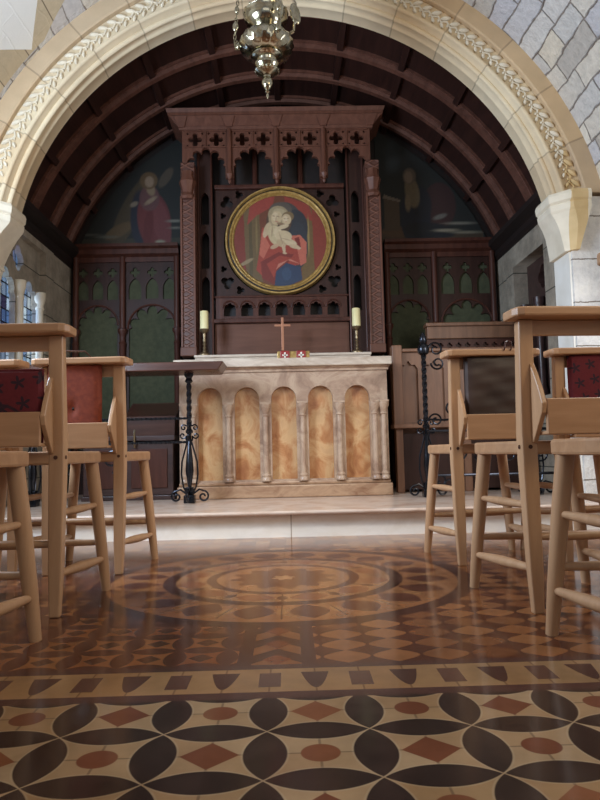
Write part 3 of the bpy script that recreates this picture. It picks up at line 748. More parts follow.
# frame round the picture
TC = (-0.035, 2.145); circ = [(TC[0] + .455 * cos(2 * pi * i / 64), TC[1] + .455 * sin(2 * pi * i / 64)) for i in range(64)]
hs = [circ]
for sx in (-1, 1):
    for sz in (-1, 1):
        hs.append(foil(TC[0] + sx * .43, TC[1] + sz * .33, 3, .028, .028, rot=pi / 2 * sz)); hs.append(foil(TC[0] + sx * .33, TC[1] + sz * .395, 3, .018, .018))
        hs.append(foil(TC[0] + sx * .46, TC[1] + sz * .22, 3, .014, .014))
B(MB().plate(rect(-0.56, 0.49, 1.690, 2.585), hs, 5.14, 5.17), 'picture_surround', 'panel_wood', bevel=0.004)
hs = [cusp_arch(-0.035 + (k - 3) * 0.138, 1.535, 1.595, 0.048, 3, 0.25) for k in range(7)]
ar = MB().plate(rect(-0.56, 0.49, 1.51, 1.69), hs, 5.12, 5.17)
for k in range(7):
    cxx = -0.035 + (k - 3) * 0.138; ar.tube([(cxx + .058 * cos(a), 5.118, 1.60 + .058 * sin(a)) for a in [pi * i / 12 for i in range(13)]], 0.008, 6)
B(ar, 'small_arcade', 'dark_wood')
B(MB().box(-0.60, 0.53, 5.09, 5.2, 1.475, 1.51).box(-0.58, 0.51, 5.11, 5.2, 1.683, 1.70), 'ledge_moulding', 'dark_wood', bevel=0.006)
B(MB().box(-0.57, 0.50, 5.13, 5.22, 1.16, 1.475), 'plain_board', 'board_wood')
B(MB().box(-0.56, 0.49, 5.10, 5.16, 2.575, 2.61), 'top_rail', 'dark_wood', bevel=0.006)
for s, (a, b) in ((-1, (-0.695, -0.575)), (1, (0.505, 0.645))):
    c = (a + b) / 2; hs = []
    for (z0, z1) in ((1.56, 1.86), (1.92, 2.22), (2.28, 2.55)): hs.append(lancet(c, z0, z1 - .06, .032))
    B(MB().plate(rect(a, b, 1.19, 2.95), hs, 5.10, 5.15), 'lancet_panel', 'panel_wood')
    for x in (a + .008, b - .006): B(MB().tube([(x, 5.09, 1.19), (x, 5.09, 2.9)], .009, 8), 'shaft', 'dark_wood')
for x in (-0.235, 0.14, -0.42, 0.32, -0.05):
    B(MB().tube([(x, 5.2, 2.62), (x, 5.2, 2.95)], .022, 8), 'shaft', 'dark_wood')

# round picture
tp = thing('round_painting', 'round painting of a mother holding a child in a thick gilt frame', 'painting', (TC[0], 5.12, TC[1]))
red, redl, redd = (.34, .055, .035), (.52, .14, .09), (.20, .03, .022)
blue, dk, fl, gold = (.03, .045, .10), (.03, .028, .035), (.62, .46, .24), (.20, .12, .04)
# unit coordinates: picture spans -1..1 (x right, y up)
T = [('p', [(-1, -1), (-1, 1), (-.72, 1), (-.72, -1)], (.20, .035, .022)), ('p', [(-.72, -1), (-.78, .9), (-.45, .95), (-.38, -1)], (.15, .095, .04)), ('p', [(-.66, -1), (-.66, .55), (-.60, .55), (-.58, -1)], (.10, .07, .03)),
     ('p', [(.45, -.9), (.40, .7), (.68, .7), (.72, -.9)], (.16, .095, .035)), ('p', [(-.50, .55), (-.70, .35), (-.62, .85), (-.1, .98), (-.15, .75)], (.30, .05, .035)), ('p', [(.12, .75), (.1, .97), (.62, .78), (.72, .4), (.5, .5)], (.28, .045, .03)),
     ('p', [(.72, -.8), (.68, .7), (1, .6), (1, -.6)], (.24, .04, .025)), ('e', -.72, -.45, .16, .04, .5, (.30, .22, .12)), ('e', .6, .1, .02, .4, 0, (.30, .22, .08)), ('e', -.5, .1, .02, .4, 0, (.22, .15, .06)),
     ('e', .10, .42, .36, .42, 0, (.07, .06, .055)), ('e', .26, .18, .32, .50, -.2, (.032, .034, .042)), ('e', .38, -.1, .20, .5, 0, (.036, .04, .05)), ('e', .02, .68, .24, .16, 0, (.10, .08, .065)),
     ('e', -.02, .42, .27, .30, 0, (.09, .05, .03)),
     ('p', [(-.38, .30), (-.46, -.3), (-.52, -.62), (-.35, -.8), (-.1, -.9), (.05, -.6), (.5, -.5), (.56, -.05), (.42, .12), (.22, .10)], red),
     ('p', [(-.38, .22), (-.45, -.3), (-.36, -.38), (-.22, -.1)], redl), ('p', [(-.42, -.45), (-.05, -.25), (.28, -.3), (.1, -.55), (-.12, -.95), (-.4, -.8)], redd), ('p', [(-.30, -.5), (-.02, -.32), (.25, -.38), (-.05, -.5), (-.15, -.8)], red),
     ('p', [(.22, .10), (.34, -.1), (.42, -.55), (.54, -.48), (.56, -.05), (.42, .12)], redl), ('p', [(.30, .05), (.38, -.2), (.44, -.2), (.40, .08)], redd), ('p', [(-.1, -.62), (.15, -.42), (.45, -.52), (.2, -.40), (-.05, -.5)], (.55, .20, .14)),
     ('p', [(-.14, -.98), (-.10, -.66), (.12, -.48), (.42, -.58), (.45, -.85), (.1, -1)], (.03, .05, .10)), ('e', .12, -.72, .10, .14, 0, (.04, .07, .13)),
     ('e', -.03, .56, .22, .20, -.2, (.36, .28, .16)), ('e', -.14, .42, .09, .16, .3, (.40, .31, .18)), ('e', .0, .60, .15, .10, -.2, (.46, .37, .22)),
     ('e', -.07, .50, .115, .155, -.25, (.58, .44, .26)), ('e', -.10, .53, .06, .09, -.2, (.66, .52, .33)), ('e', -.13, .54, .028, .010, -.2, (.25, .15, .08)), ('e', -.04, .53, .028, .010, -.2, (.25, .15, .08)),
     ('e', -.08, .48, .010, .05, -.2, (.44, .30, .17)), ('e', -.07, .42, .030, .010, -.1, (.45, .16, .10)), ('e', .17, .52, .13, .11, .2, (.20, .13, .06)), ('e', .14, .46, .10, .12, .1, (.60, .45, .27)), ('e', .12, .47, .05, .07, .1, (.68, .54, .35)),
     ('e', .10, .48, .018, .008, 0, (.25, .15, .08)), ('e', .17, .48, .018, .008, 0, (.25, .15, .08)), ('e', .13, .41, .02, .007, 0, (.45, .17, .1)), ('e', .03, .36, .10, .03, -.3, (.26, .16, .09)),
     ('e', -.27, .25, .07, .16, -.35, (.56, .42, .25)), ('e', -.33, .14, .035, .07, 0, (.60, .44, .28)), ('e', -.10, .12, .15, .22, .3, (.58, .46, .27)), ('e', -.04, .16, .09, .14, .3, (.66, .53, .33)),
     ('e', .06, .30, .13, .045, .25, (.62, .48, .30)), ('e', .08, .10, .17, .12, -.2, (.62, .48, .29)), ('e', .16, -.02, .20, .075, -.35, (.64, .50, .31)), ('e', .30, -.13, .11, .045, -.25, (.60, .44, .27)),
     ('e', .02, -.06, .11, .07, -.6, (.52, .38, .22)), ('e', .07, -.16, .035, .11, .15, (.60, .43, .27)), ('e', .09, -.27, .045, .022, -.2, (.58, .40, .25)), ('e', .39, -.17, .045, .028, 0, (.62, .44, .28)),
     ('e', -.12, -.12, .10, .045, .4, (.55, .36, .22)), ('e', .02, .04, .008, .13, .3, (.34, .23, .13)), ('e', .12, .03, .10, .008, -.3, (.36, .25, .14)), ('e', -.17, .2, .010, .11, -.1, (.34, .22, .12))]
RP = 0.380
xs = np.linspace(-RP - .01, RP + .01, 190)
pc = painted('canvas', 'oil_paint', xs, xs, 0.0, lambda x, y: np.sqrt(x * x + y * y) < RP, lambda x, y: paint([tuple(s) for s in T], x / RP, y / RP, (.16, .05, .025), 0.8), 0.01)
pc.parent = tp
fr = MB()
prof = [(0.372, -0.004), (0.380, -0.012), (0.388, -0.008), (0.394, -0.020), (0.402, -0.024), (0.410, -0.020), (0.413, -0.010), (0.419, -0.012), (0.428, -0.034), (0.438, -0.034), (0.443, -0.02), (0.446, 0.02), (0.372, 0.02)]
n = 96; rings = [[fr.bm.verts.new((r * cos(2 * pi * k / n), y, r * sin(2 * pi * k / n))) for k in range(n)] for (r, y) in prof]
for i in range(len(prof)):
    r0, r1 = rings[i], rings[(i + 1) % len(prof)]
    for k in range(n): fr.bm.faces.new((r0[k], r0[(k + 1) % n], r1[(k + 1) % n], r1[k]))
fr.build('gilt_frame', 'gilt', tp, smooth=True)
dg = MB()
dg.tube([(0.414 * cos(2 * pi * k / 96), -0.014, 0.414 * sin(2 * pi * k / 96)) for k in range(97)], 0.006, 6, cap=False).build('dark_groove', 'cornice_wood', tp)

# ============================================================ ALTAR
al = thing('altar', 'carved beige marble altar with five round-arched orange onyx panels', 'altar', (-0.03, 4.7, 0.14))
off = (-0.03, 4.7, 0.14)
def B(mb, n, m, **k):
    o = mb.build(n, m, **k); o.data.transform(Matrix.Translation(-Vector(off))); o.parent = al; return o
ac = [-0.03 + (k - 2) * 0.2535 for k in range(5)]
B(MB().box(-0.745, 0.685, 4.52, 4.98, 0.25, 1.03), 'body', 'altar_marble')
B(MB().plate(rect(-0.745, 0.685, 0.25, 1.0), [round_arch(c, 0.262, 0.812, 0.086) for c in ac], 4.455, 4.515), 'arcade', 'altar_marble', bevel=0.004)
B(MB().box(-0.76, 0.70, 4.42, 4.98, 0.141, 0.225).box(-0.75, 0.69, 4.44, 4.98, 0.225, 0.25), 'plinth', 'plinth_marble', bevel=0.008)
for c in ac: B(MB().box(c - 0.10, c + 0.10, 4.516, 4.5195, 0.26, 0.91), 'onyx_panel', 'onyx')
colx = [-0.03 + (k - 2.5) * 0.2535 for k in range(6)]; colx[0] += 0.012; colx[-1] -= 0.012
for x in [colx[0] - 0.055] + colx + [colx[-1] + 0.062]:
    B(MB().lathe([(0.032, 0.252), (0.032, 0.272), (0.026, 0.28), (0.031, 0.292), (0.020, 0.305), (0.018, 0.69), (0.025, 0.697), (0.020, 0.708), (0.026, 0.73), (0.038, 0.752), (0.038, 0.775)], 16, (x, 4.445)), 'column', 'altar_marble', smooth=True)
    B(MB().box(x - .036, x + .036, 4.415, 4.47, 0.775, 0.79), 'abacus', 'altar_marble', bevel=0.003)
B(MB().prism([(4.98, 1.0), (4.44, 1.0), (4.44, 1.015), (4.425, 1.02), (4.415, 1.028), (4.405, 1.030), (4.98, 1.030)], -0.755, 0.695, 'x'), 'moulding', 'altar_marble')
B(MB().box(-0.775, 0.715, 4.39, 4.98, 1.030, 1.087), 'altar_slab', 'slab_marble', bevel=0.006)
tag(MB().box(-0.685, 0.625, 4.80, 4.90, 1.088, 1.158).box(-0.69, 0.63, 4.79, 4.905, 1.158, 1.178).build('altar_shelf', 'slab_marble', bevel=0.004, loc=(-0.04, 4.92, 1.088)), 'long pale marble shelf along the back of the altar top', 'shelf')

def candle(x, y, z):
    s = thing('candlestick', '', 'candlestick', (x, y, z), group='candlesticks on the altar shelf')
    MB().lathe([(0.046, 0), (0.046, 0.008), (0.044, 0.014), (0.032, 0.022), (0.013, 0.03), (0.016, 0.04), (0.010, 0.05), (0.014, 0.062), (0.009, 0.075), (0.015, 0.09), (0.009, 0.104), (0.014, 0.12), (0.009, 0.135), (0.013, 0.155), (0.012, 0.17), (0.034, 0.19), (0.038, 0.203), (0.033, 0.203)], 18).build('stem', 'brass', s, smooth=True)
    c = thing('candle', '', 'candle', (x, y, z + 0.203), group='candles on the candlesticks')
    MB().lathe([(0.031, 0), (0.032, 0.005), (0.031, 0.134), (0.028, 0.138), (0.020, 0.134)], 20).build('wax', 'candle_wax', c, smooth=True)
    MB().tube([(0, 0, 0.13), (0.001, 0, 0.140), (0.004, 0, 0.148)], 0.0012, 6).build('wick', 'cornice_wood', c)
    return s, c
for (x, w_) in ((-0.619, 'left'), (0.529, 'right')):
    s, c = candle(x, 4.85, 1.179)
    s['label'] = 'turned brass candlestick on the altar shelf, %s of the cross' % w_
    c['label'] = 'thick cream candle on the candlestick %s of the cross' % w_
cr = thing('altar_cross', 'slim copper coloured standing cross on the altar shelf', 'cross', (-0.03, 4.85, 1.179))
MB().lathe([(0.032, 0), (0.030, 0.008), (0.014, 0.02), (0.009, 0.03)], 14).build('foot', 'copper', cr, smooth=True)
MB().box(-.009, .009, -.006, .006, .03, .282).box(-.060, .060, -.0055, .0055, .212, .230).build('cross', 'copper', cr, bevel=0.002)
ck = thing('altar_casket', 'low gold book stand with two red panels and white crosses on the altar', 'casket', (0.045, 4.60, 1.088))
MB().box(-.115, .115, -.03, .03, 0, .072).build('body', 'gilt', ck, bevel=0.006)
for x in (-.060, .055):
    p = MB().box(x - .034, x + .034, -.042, -.030, .002, .074).build('red_panel', 'red_enamel', ck, bevel=0.01)
    MB().box(x - .006, x + .006, -.046, -.042, .016, .062).box(x - .019, x + .019, -.046, -.042, .036, .046).build('white_cross', 'white_paint', p)

# ============================================================ HANGING LAMP
LX, LY = -0.074, 3.3
lp = thing('sanctuary_lamp', 'ornate silver hanging lamp with gadrooned bowl in front of the arch', 'lamp', (LX, LY, 2.31))
def zl(z): return z - 2.31
pr = [(0.002, 2.31), (0.008, 2.325), (0.005, 2.338), (0.014, 2.345), (0.008, 2.356), (0.020, 2.368), (0.030, 2.386), (0.030, 2.402), (0.020, 2.422), (0.022, 2.432),
      (0.052, 2.447), (0.066, 2.460), (0.058, 2.470), (0.068, 2.484), (0.066, 2.500), (0.050, 2.512), (0.054, 2.522), (0.078, 2.534), (0.084, 2.541), (0.068, 2.548)]
MB().lathe([(r, zl(z)) for r, z in pr], 28).build('finial', 'aged_silver', lp, smooth=True)
bowl = [(0.070, 2.545), (0.100, 2.552), (0.128, 2.568), (0.143, 2.592), (0.143, 2.614), (0.132, 2.636), (0.112, 2.654), (0.086, 2.668), (0.072, 2.676)]
MB().lathe([(r, zl(z)) for r, z in bowl], 96, gad=(1, 7, 16, 0.032)).build('bowl', 'aged_silver', lp, smooth=True)
up = [(0.062, 2.672), (0.066, 2.684), (0.086, 2.700), (0.106, 2.722), (0.116, 2.748), (0.114, 2.768), (0.120, 2.778), (0.104, 2.792), (0.084, 2.806), (0.070, 2.82), (0.072, 2.83), (0.058, 2.845), (0.048, 2.87), (0.052, 2.885), (0.03, 2.91), (0.02, 2.96), (0.004, 3.0)]
MB().lathe([(r, zl(z)) for r, z in up], 28).build('crown', 'aged_silver', lp, smooth=True)
bd = MB()
for k in range(16): a = 2 * pi * k / 16; bd.ell((0.112 * cos(a), 0.112 * sin(a), zl(2.785)), (.009, .009, .009), None, 8, 6)
for k in range(20): a = 2 * pi * k / 20; bd.ell((0.06 * cos(a), 0.06 * sin(a), zl(2.46)), (.007, .007, .007), None, 6, 4)
bd.build('crown_beads', 'aged_silver', lp, smooth=True)
for k in range(3):
    a = 2 * pi * k / 3 + radians(175); ca, sa = cos(a), sin(a)
    m = MB(); m.tube([(0.135 * ca, 0.135 * sa, zl(2.60)), (0.165 * ca, 0.165 * sa, zl(2.598)), (0.17 * ca, 0.17 * sa, zl(2.625)), (0.155 * ca, 0.155 * sa, zl(2.64))], [.012, .009, .008, .006], 8)
    m.ell((0.15 * ca, 0.15 * sa, zl(2.61)), (.018, .018, .022)); m.build('lug', 'aged_silver', lp, smooth=True)
    ch = MB(); nl = 22
    for i in range(nl):
        t = i / nl; r = 0.172 - 0.05 * t; z = zl(2.64) + t * 0.52
        q = [(cos(b) * .007, sin(b) * .0155) for b in [2 * pi * j / 10 for j in range(11)]]
        if i % 2: ch.tube([(r * ca + u * ca, r * sa + u * sa, z + w_) for u, w_ in q], .0026, 5, cap=False)
        else: ch.tube([(r * ca - u * sa, r * sa + u * ca, z + w_) for u, w_ in q], .0026, 5, cap=False)
        if i in (3, 7): 
            ch.ell((r * ca, r * sa, z + .012), (.016, .007, .026) if i == 3 else (.013, .007, .02), None, 8, 6)
    ch.build('chain', 'aged_silver', lp, smooth=True)
lv = MB(); M = Matrix.Rotation(radians(-12), 4, 'Y')
lv.ell((0.155, -0.05, zl(2.745)), (.026, .012, .062), M, 12, 8).tube([(0.145, -0.05, zl(2.65)), (0.15, -0.05, zl(2.70)), (0.16, -0.05, zl(2.80)), (0.14, -0.04, zl(2.86))], .006, 6)
lv.tube([(0.12, -0.04, zl(2.64)), (0.145, -0.05, zl(2.65))], .008, 6).build('leaf_ornament', 'aged_silver', lp, smooth=True)
MB().tube([(0, 0, zl(2.99)), (0, 0, zl(3.16))], .006, 8).lathe([(0.035, zl(3.15)), (0.045, zl(3.165)), (0.02, zl(3.18))], 16).tube([(0, 0, zl(3.17)), (0, 0, zl(3.529))], .004, 6).build('hanging_rod', 'aged_silver', lp, smooth=True)

# ============================================================ COMMUNION RAILS
def spiral(cx, cz, r0, a0, turns, sgn=1, n=26, shrink=0.75):
    return [(cx + r0 * (1 - shrink * i / n) * cos(a0 + sgn * 2 * pi * turns * i / n), cz + r0 * (1 - shrink * i / n) * sin(a0 + sgn * 2 * pi * turns * i / n)) for i in range(n + 1)]
def iron_post(t, x, y, top, finial=False):
    z0 = 0.14
    b = MB(); b.box(x - .035, x + .035, y - .035, y + .035, z0, z0 + .05).box(x - .026, x + .026, y - .026, y + .026, z0 + .05, z0 + .10)
    b.build('foot_block', 'iron', t, bevel=0.005)
    MB().lathe([(0.010, z0 + .10), (0.014, z0 + .12), (0.026, z0 + .20), (0.022, z0 + .27), (0.012, z0 + .36), (0.016, z0 + .385), (0.016, z0 + .40)], 12, (x, y)).build('baluster', 'iron', t, smooth=True)
    s = MB()
    for (dx, dy) in ((1, 0), (-1, 0), (0, -1), (0, 1)):
        P = [(.018, z0 + .06), (.040, z0 + .10), (.052, z0 + .18), (.048, z0 + .26), (.026, z0 + .34), (.014, z0 + .385)]
        s.tube([(x + dx * r, y + dy * r, z) for r, z in P], .0055, 6)
        s.tube([(x + dx * (.01 + p[0]), y + dy * (.01 + p[0]), p[1]) for p in [(0.0, z0 + .05), (0.05, z0 + .085)] + spiral(.075, z0 + .04, .036, pi / 2, 1.25, -1)], .0065, 6)
        s.tube([(x + dx * p[0], y + dy * p[0], p[1]) for p in [(.012, z0 + .385), (.02, z0 + .40)] + spiral(.042, z0 + .425, .022, pi, 1.1, 1)], .005, 6)
        s.tube([(x + dx * p[0], y + dy * p[0], p[1]) for p in [(.012, z0 + .49)] + spiral(.036, z0 + .475, .020, pi * .8, 1.1, -1)], .005, 6)
    s.build('scrollwork', 'iron', t, smooth=True)
    MB().lathe([(.022, z0 + .44), (.024, z0 + .455), (.014, z0 + .47), (.014, z0 + .42), (.022, z0 + .425)][:3], 10, (x, y)).box(x - .013, x + .013, y - .013, y + .013, z0 + .39, z0 + .50).build('collar', 'iron', t)
    MB().twist((x, y, z0 + .48), (x, y, top - .02), .017, 0.045).build('twisted_shaft', 'iron', t)
    if finial:
        MB().lathe([(.014, top - .10), (.034, top - .085), (.04, top - .06), (.034, top - .035), (.018, top - .02), (.026, top), (.020, top + .03), (.008, top + .05)], 12, (x, y)).build('finial', 'iron', t, smooth=True)
    else:
        MB().lathe([(.016, top - .06), (.026, top - .05), (.018, top - .03), (.03, top - .012), (.03, top)], 12, (x, y)).build('finial', 'iron', t, smooth=True)
cr = thing('communion_rail', 'iron communion rail with dark wooden handrail, left of the altar', 'rail', group='iron communion rails')
zt = 1.018
hr = MB(); P = [(-0.395, zt), (-0.43, zt - .055), (-1.79, zt - .055), (-1.79, zt)]
hr.prism(P[::-1], 4.0, 4.27).build('handrail', 'rail_wood', cr, bevel=0.006)
iron_post(cr, -0.632, 4.15, zt - .057); iron_post(cr, -1.62, 4.15, zt - .057)
for z in (0.675, 0.524):
    MB().twist((-1.79, 4.15, z), (-0.632, 4.15, z), .0085, 0.03).build('twisted_bar', 'iron', cr)
sc = MB()
for sx, cx in ((1, -1.45), (-1, -1.79 + .02)):
    pass
for cx in (-1.40, -1.12):
    sc.tube([(p[0], 4.15, p[1]) for p in spiral(cx, 0.42, .08, -pi / 2, 1.3, 1)], .007, 6)
    sc.tube([(p[0], 4.15, p[1]) for p in spiral(cx, 0.60, .05, pi / 2, 1.2, -1)], .006, 6)
sc.build('scroll_panel', 'iron', cr, smooth=True)
rr = thing('communion_rail', 'iron communion rail with tall finial post and curling brackets, right of the altar', 'rail', group='iron communion rails')
del cr['group'], rr['group']
iron_post(rr, 0.885, 4.17, 1.15, True); iron_post(rr, 1.58, 4.17, 0.62, False)
for z in (0.275, 0.56): MB().tube([(0.885, 4.17, z), (1.695, 4.17, z)], .009, 8).build('bar', 'iron', rr)
sc = MB()
for (cx, cz, r, a, tn, sg) in ((.965, 1.09, .05, pi, 1.4, -1), (.975, 1.00, .045, pi, 1.4, 1), (.95, .63, .045, pi, 1.3, -1), (.96, .25, .05, pi, 1.3, 1), (1.03, .22, .05, 0, 1.3, -1),
                           (1.06, .70, .055, 0, 1.3, 1), (1.17, .70, .055, pi, 1.3, -1), (1.28, .68, .06, 0, 1.3, 1), (1.42, .40, .06, 0, 1.3, 1), (1.62, .40, .055, pi, 1.3, 1), (1.25, .40, .06, pi, 1.3, 1), (1.08, .42, .06, 0, 1.3, -1)):
    sc.tube([(p[0], 4.17, p[1]) for p in spiral(cx, cz, r, a, tn, sg)], .006, 6)
sc.tube([(.89, 4.17, .635), (1.0, 4.17, .63), (1.2, 4.17, .64), (1.36, 4.17, .62), (1.58, 4.17, .60)], .007, 6)
sc.build('scrollwork', 'iron', rr, smooth=True)

# ============================================================ FURNITURE IN THE SANCTUARY
ch = thing('oak_chest', 'dark wooden chest behind the left communion rail', 'chest', (-0.98, 4.62, 0.14))
def B(mb, n, m, t=None, off=(-0.98, 4.62, 0.14), **k):
    o = mb.build(n, m, **k); o.data.transform(Matrix.Translation(-Vector(off))); o.parent = t or ch; return o
B(MB().box(-1.42, -0.80, 4.52, 4.85, 0.17, 0.54), 'body', 'chest_wood', bevel=0.006)
B(MB().box(-1.44, -0.785, 4.50, 4.86, 0.545, 0.58), 'lid', 'chest_wood', bevel=0.008)
B(MB().box(-1.43, -0.79, 4.51, 4.86, 0.141, 0.17), 'plinth', 'chest_wood', bevel=0.004)
B(MB().box(-1.38, -1.13, 4.512, 4.52, 0.22, 0.49).box(-1.09, -0.84, 4.512, 4.52, 0.22, 0.49), 'front_panel', 'dark_wood', bevel=0.004)
B(MB().tube([(-1.06, 4.50, .50), (-1.06, 4.485, .53), (-1.06, 4.485, .60), (-1.06, 4.50, .62)], .007, 8), 'latch', 'brass')
bk = thing('reading_desk', 'small dark sloping book desk on top of the chest', 'desk', (-0.98, 4.66, 0.581))
B(MB().prism([(4.58, .581), (4.80, .581), (4.80, .80), (4.58, .70)], -1.13, -0.80, 'x'), 'desk_box', 'rail_wood', bk, (-0.98, 4.66, .581))
B(MB().hexa([(-1.15, 4.56, .70), (-.79, 4.56, .70), (-.79, 4.82, .812), (-1.15, 4.82, .812)], [(-1.15, 4.56, .718), (-.79, 4.56, .718), (-.79, 4.82, .83), (-1.15, 4.82, .83)]), 'desk_lid', 'rail_wood', bk, (-0.98, 4.66, .581), bevel=.003)
sl = thing('clergy_bench', 'panelled brown oak bench front with ledge, right of the altar', 'bench', (1.15, 4.72, 0.14))
off = (1.15, 4.72, 0.14)
def C(mb, n, m, t=None, **k): return B(mb, n, m, t or sl, off, **k)
px = [0.79, 0.97, 1.16, 1.35, 1.54, 1.74]
hs = []
for a, b in zip(px, px[1:]): 
    c = (a + b) / 2; hw = (b - a) / 2 - .022
    hs.append([(c - hw, .64), (c + hw, .64), (c + hw, 1.03), (c + hw * .7, 1.06), (c + hw * .35, 1.055), (c, 1.09), (c - hw * .35, 1.055), (c - hw * .7, 1.06), (c - hw, 1.03)])
C(MB().plate(rect(0.77, 1.74, .60, 1.15), hs, 4.68, 4.705), 'frame', 'oak', bevel=.004)
C(MB().box(0.78, 1.74, 4.706, 4.72, .16, 1.14), 'panel', 'oak')
C(MB().box(0.76, 1.74, 4.65, 4.74, 1.15, 1.175), 'top_rail', 'oak', bevel=.006)
C(MB().box(0.745, 1.74, 4.58, 4.74, .595, .625), 'ledge', 'oak', bevel=.005)
for x in (0.765, 1.25, 1.70): C(MB().box(x, x + .05, 4.62, 4.70, .141, .60), 'leg', 'oak', bevel=.004)
C(MB().box(0.757, .83, 4.64, 4.74, .62, 1.20), 'end_post', 'oak', bevel=.006)
C(MB().box(0.78, 1.74, 4.67, 4.69, .16, .56), 'lower_panel', 'panel_wood')
bs = thing('stall_back', 'brown carved wooden stall back rail above the oak bench', 'stall', (1.39, 4.98, 0.14))
off2 = (1.39, 4.98, 0.14)
def D2(mb, n, m, **k): return B(mb, n, m, bs, off2, **k)
D2(MB().box(1.085, 1.77, 4.94, 5.02, 1.29, 1.40).box(1.075, 1.78, 4.92, 5.04, 1.385, 1.415), 'back_rail', 'oak', bevel=.006)
hs = [foil(1.12 + k * .07, 1.24, 4, .013, .010) for k in range(10)]
D2(MB().plate(rect(1.085, 1.77, 1.19, 1.29), hs, 4.96, 4.985), 'carved_frieze', 'dark_wood')
D2(MB().box(1.085, 1.77, 4.99, 5.01, .55, 1.29), 'back_panel', 'dark_wood')
D2(MB().box(1.085, 1.77, 4.80, 5.01, .50, .55), 'seat', 'dark_wood', bevel=.005)
for x in (1.085, 1.71): D2(MB().box(x, x + .06, 4.82, 5.0, .141, .50), 'side_support', 'dark_wood')

# ============================================================ CHAIRS
def make_chair():
    t = thing('church_chair', '', 'chair', group='beech church chairs')
    s = MB(); P = [(-.145, -.005), (.145, -.005), (.168, .16), (.172, .33), (.160, .362), (-.160, .362), (-.172, .33), (-.168, .16)]
    s.prism(P, .424, .462, 'z').build('seat', 'beech_board', t, bevel=.007)
    for q in (-1, 1):
        x = q * .138
        b = MB(); lv = [(0, -.002, .0145, .012), (.12, .004, .019, .016), (.40, .014, .0215, .021), (.48, .016, .0215, .021), (.78, .0, .020, .017), (.795, .0, .020, .017)]
        rg = [[b.bm.verts.new((x + a * hx, y + c * hy, z)) for a, c in ((-1, -1), (1, -1), (1, 1), (-1, 1))] for z, y, hx, hy in lv]
        for r0, r1 in zip(rg, rg[1:]):
            for k in range(4): b.bm.faces.new((r0[k], r0[(k + 1) % 4], r1[(k + 1) % 4], r1[k]))
        b.bm.faces.new(rg[0][::-1]); b.bm.faces.new(rg[-1]); b.build('back_post', 'beech', t, bevel=.004)
        MB().tube([(q * .187, .347, 0), (q * .176, .338, .12), (q * .160, .322, .30), (q * .146, .312, .43)], [.0145, .0185, .021, .0215], 16).build('leg', 'beech', t, smooth=True)
        for (za, zb, r) in ((.115, .105, .0125), (.285, .285, .0105)):
            xa = q * .138; f = (zb / .43); xb = q * (.187 - .041 * f)
            p0 = Vector((xa, .012, za)); p1 = Vector((xb, .345 - .033 * f, zb))
            MB().tube([p0.lerp(p1, k / 6) for k in range(7)], [r * g for g in (.75, .95, 1.15, 1.25, 1.15, .95, .75)], 12).build('stretcher', 'beech', t, smooth=True)
        # cheek of the book box
        P = [(-.012, .455), (-.035, .485), (-.072, .535), (-.078, .56), (-.060, .60), (-.034, .645), (-.012, .675)]
        MB().prism(P + [(.006, .675), (.006, .455)], q * .118, q * .132, 'x').build('box_cheek', 'beech', t, bevel=.003)
        MB().tube([(x + q * .0205, .014, .445), (x + q * .0235, .014, .445)], .006, 10).tube([(x - .0, -.0085, .445), (x, -.0075, .445)], .006, 10).build('peg', 'rail_wood', t)
    MB().tube([(-.18, .336, .16), (0, .336, .16), (.18, .336, .16)], [.009, .0135, .009], 12).build('stretcher', 'beech', t, smooth=True)
    MB().tube([(-.138, .01, .20), (0, .01, .20), (.138, .01, .20)], [.009, .0135, .009], 12).build('stretcher', 'beech', t, smooth=True)
    MB().box(-.118, .118, -.076, -.062, .476, .572).box(-.118, .118, -.066, .0, .476, .486).build('book_box', 'beech_board', t, bevel=.003)
    MB().box(-.119, .119, -.006, .010, .752, .795).build('top_rail', 'beech_board', t, bevel=.003)
    MB().box(-.118, .118, -.002, .012, .595, .640).build('back_slat', 'beech_board', t, bevel=.003) if False else None
    P = [(-.187, -.040), (-.180, -.062), (-.163, -.070), (.163, -.070), (.180, -.062), (.187, -.040), (.187, .024), (-.187, .024)]
    MB().prism(P, .7955, .821, 'z').build('book_ledge', 'beech_board', t, bevel=.005)
    return t
proto = make_chair()
spots = [  # x, y, rot, label
    (-0.815, 1.292, 0.0, 'pale beech church chair cut off by the left edge, nearest on the left'),
    (0.800, 1.222, 0.0, 'pale beech church chair cut off by the right edge, nearest on the right'),
    (-0.802, 1.872, 0.01, 'beech church chair holding the burgundy embroidered kneeler, left of the aisle'),
    (0.795, 1.782, 0.07, 'large beech church chair with an empty book box, right of the aisle'),
    (-0.790, 2.520, -0.045, 'beech church chair holding the rust red kneeler, left of the aisle'),
    (0.788, 2.512, 0.03, 'beech church chair holding the dark brown leather kneeler, right of the aisle'),
    (-1.200, 2.535, 0.0, 'beech church chair in the far left row, outside the one with the rust red kneeler'),
    (1.203, 2.520, 0.0, 'beech church chair holding the red embroidered kneeler, far right row'),
    (-1.235, 1.880, 0.0, 'beech church chair mostly beyond the left edge, in the middle row'),
    (1.222, 1.80, 0.0, 'beech church chair mostly beyond the right edge, in the middle row')]
for i, (x, y, r, lab) in enumerate(spots):
    c = proto if i == 0 else dup(proto)
    c.location = (x, y, 0); c.rotation_euler = (0, 0, r); c['label'] = lab

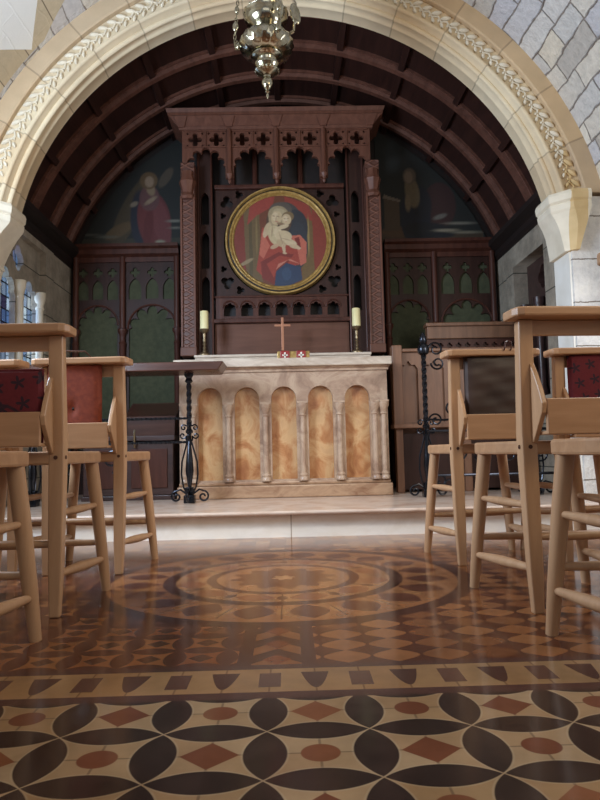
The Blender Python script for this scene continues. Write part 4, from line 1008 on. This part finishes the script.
# kneelers held in the book boxes
def pillow(w, h, d, n=14, pinch=0.0, tufts=(), crease=0.0):
    m = MB(); b = m.bm; g = {}
    for sd in (-1, 1):
        for i in range(n + 1):
            for j in range(n + 1):
                u = -1 + 2 * i / n; v = -1 + 2 * j / n
                e = (1 - u ** 8) * (1 - v ** 8)
                if sd == 1 and (i in (0, n) or j in (0, n)): g[(sd, i, j)] = g[(-1, i, j)]; continue
                dd = d / 2 * (0.35 + 0.65 * e ** 0.6) if (i not in (0, n) and j not in (0, n)) else 0
                for (tu, tv) in tufts: dd *= 1 - 0.4 * math.exp(-((u - tu) ** 2 + (v - tv) ** 2) / 0.02)
                if dd: dd += crease * (sin(v * 11 + u * 1.5 + 2 * sin(u * 2)) + 0.6 * sin(v * 23 - u * 3))
                k = 1 - pinch * (u * u * v * v)
                g[(sd, i, j)] = b.verts.new((u * w / 2 * k, sd * dd, h / 2 + v * h / 2 * k))
    for sd in (-1, 1):
        for i in range(n):
            for j in range(n):
                q = [g[(sd, i, j)], g[(sd, i + 1, j)], g[(sd, i + 1, j + 1)], g[(sd, i, j + 1)]]
                if len(set(q)) == 4: b.faces.new(q)
    return m
def kneeler(name, lab, mt, cx, cy, w, h, d, z=.4875, tufts=(), crease=0.0, cord=None):
    t = thing(name, lab, 'kneeler', (cx, cy, z), group='kneelers in the book boxes'); del t['group']
    c = pillow(w, h, d, 26, 0.03, tufts, crease).build('cushion', mt, t, smooth=True)
    edge_pts = [(-w / 2 * .985, 0, 0), (w / 2 * .985, 0, 0), (w / 2 * .985, 0, h), (-w / 2 * .985, 0, h), (-w / 2 * .985, 0, 0)]
    MB().tube([Vector(edge_pts[i]).lerp(Vector(edge_pts[i + 1]), k / 6) for i in range(4) for k in range(6)], .0035, 6).build('piping', mt, t, smooth=True)
    for (tu, tv) in tufts:
        MB().ell((tu * w / 2, -d / 2 * .55, h / 2 + tv * h / 2), (.006, .006, .006)).build('button', 'cornice_wood', t, smooth=True)
    if cord: MB().tube(cord, .003, 6).build('hanging_loop', 'rail_wood', t, smooth=True)
    return t
kneeler('kneeler', 'burgundy kneeler with dark floral embroidery in the large left chair', 'embroidered_wool', -0.802, 1.872 - .036, .228, .205, .042)
kneeler('kneeler', 'plain rust red buttoned kneeler, left of the aisle', 'rust_velvet', -0.815, 2.520 - .032, .205, .318, .046, tufts=((.0, -.12),),
        cord=[(-.06, -.03, .335), (-.02, -.035, .358), (.02, -.03, .357), (.05, -.035, .356), (.07, -.03, .335), (.075, -.01, .318)])
kneeler('kneeler', 'dark brown leather kneeler, right of the aisle', 'brown_leather', 0.797, 2.512 - .032,   .232, .318, .048, crease=0.0012,
        cord=[(.03, 0, .315), (.03, -.045, .33), (.033, -.05, .357), (.045, -.04, .362), (.055, -.05, .357), (.055, -.045, .33), (.055, 0, .315)])
kneeler('kneeler', 'red embroidered kneeler by the right edge of the picture', 'embroidered_wool', 1.203, 2.520 - .032, .232, .318, .048)
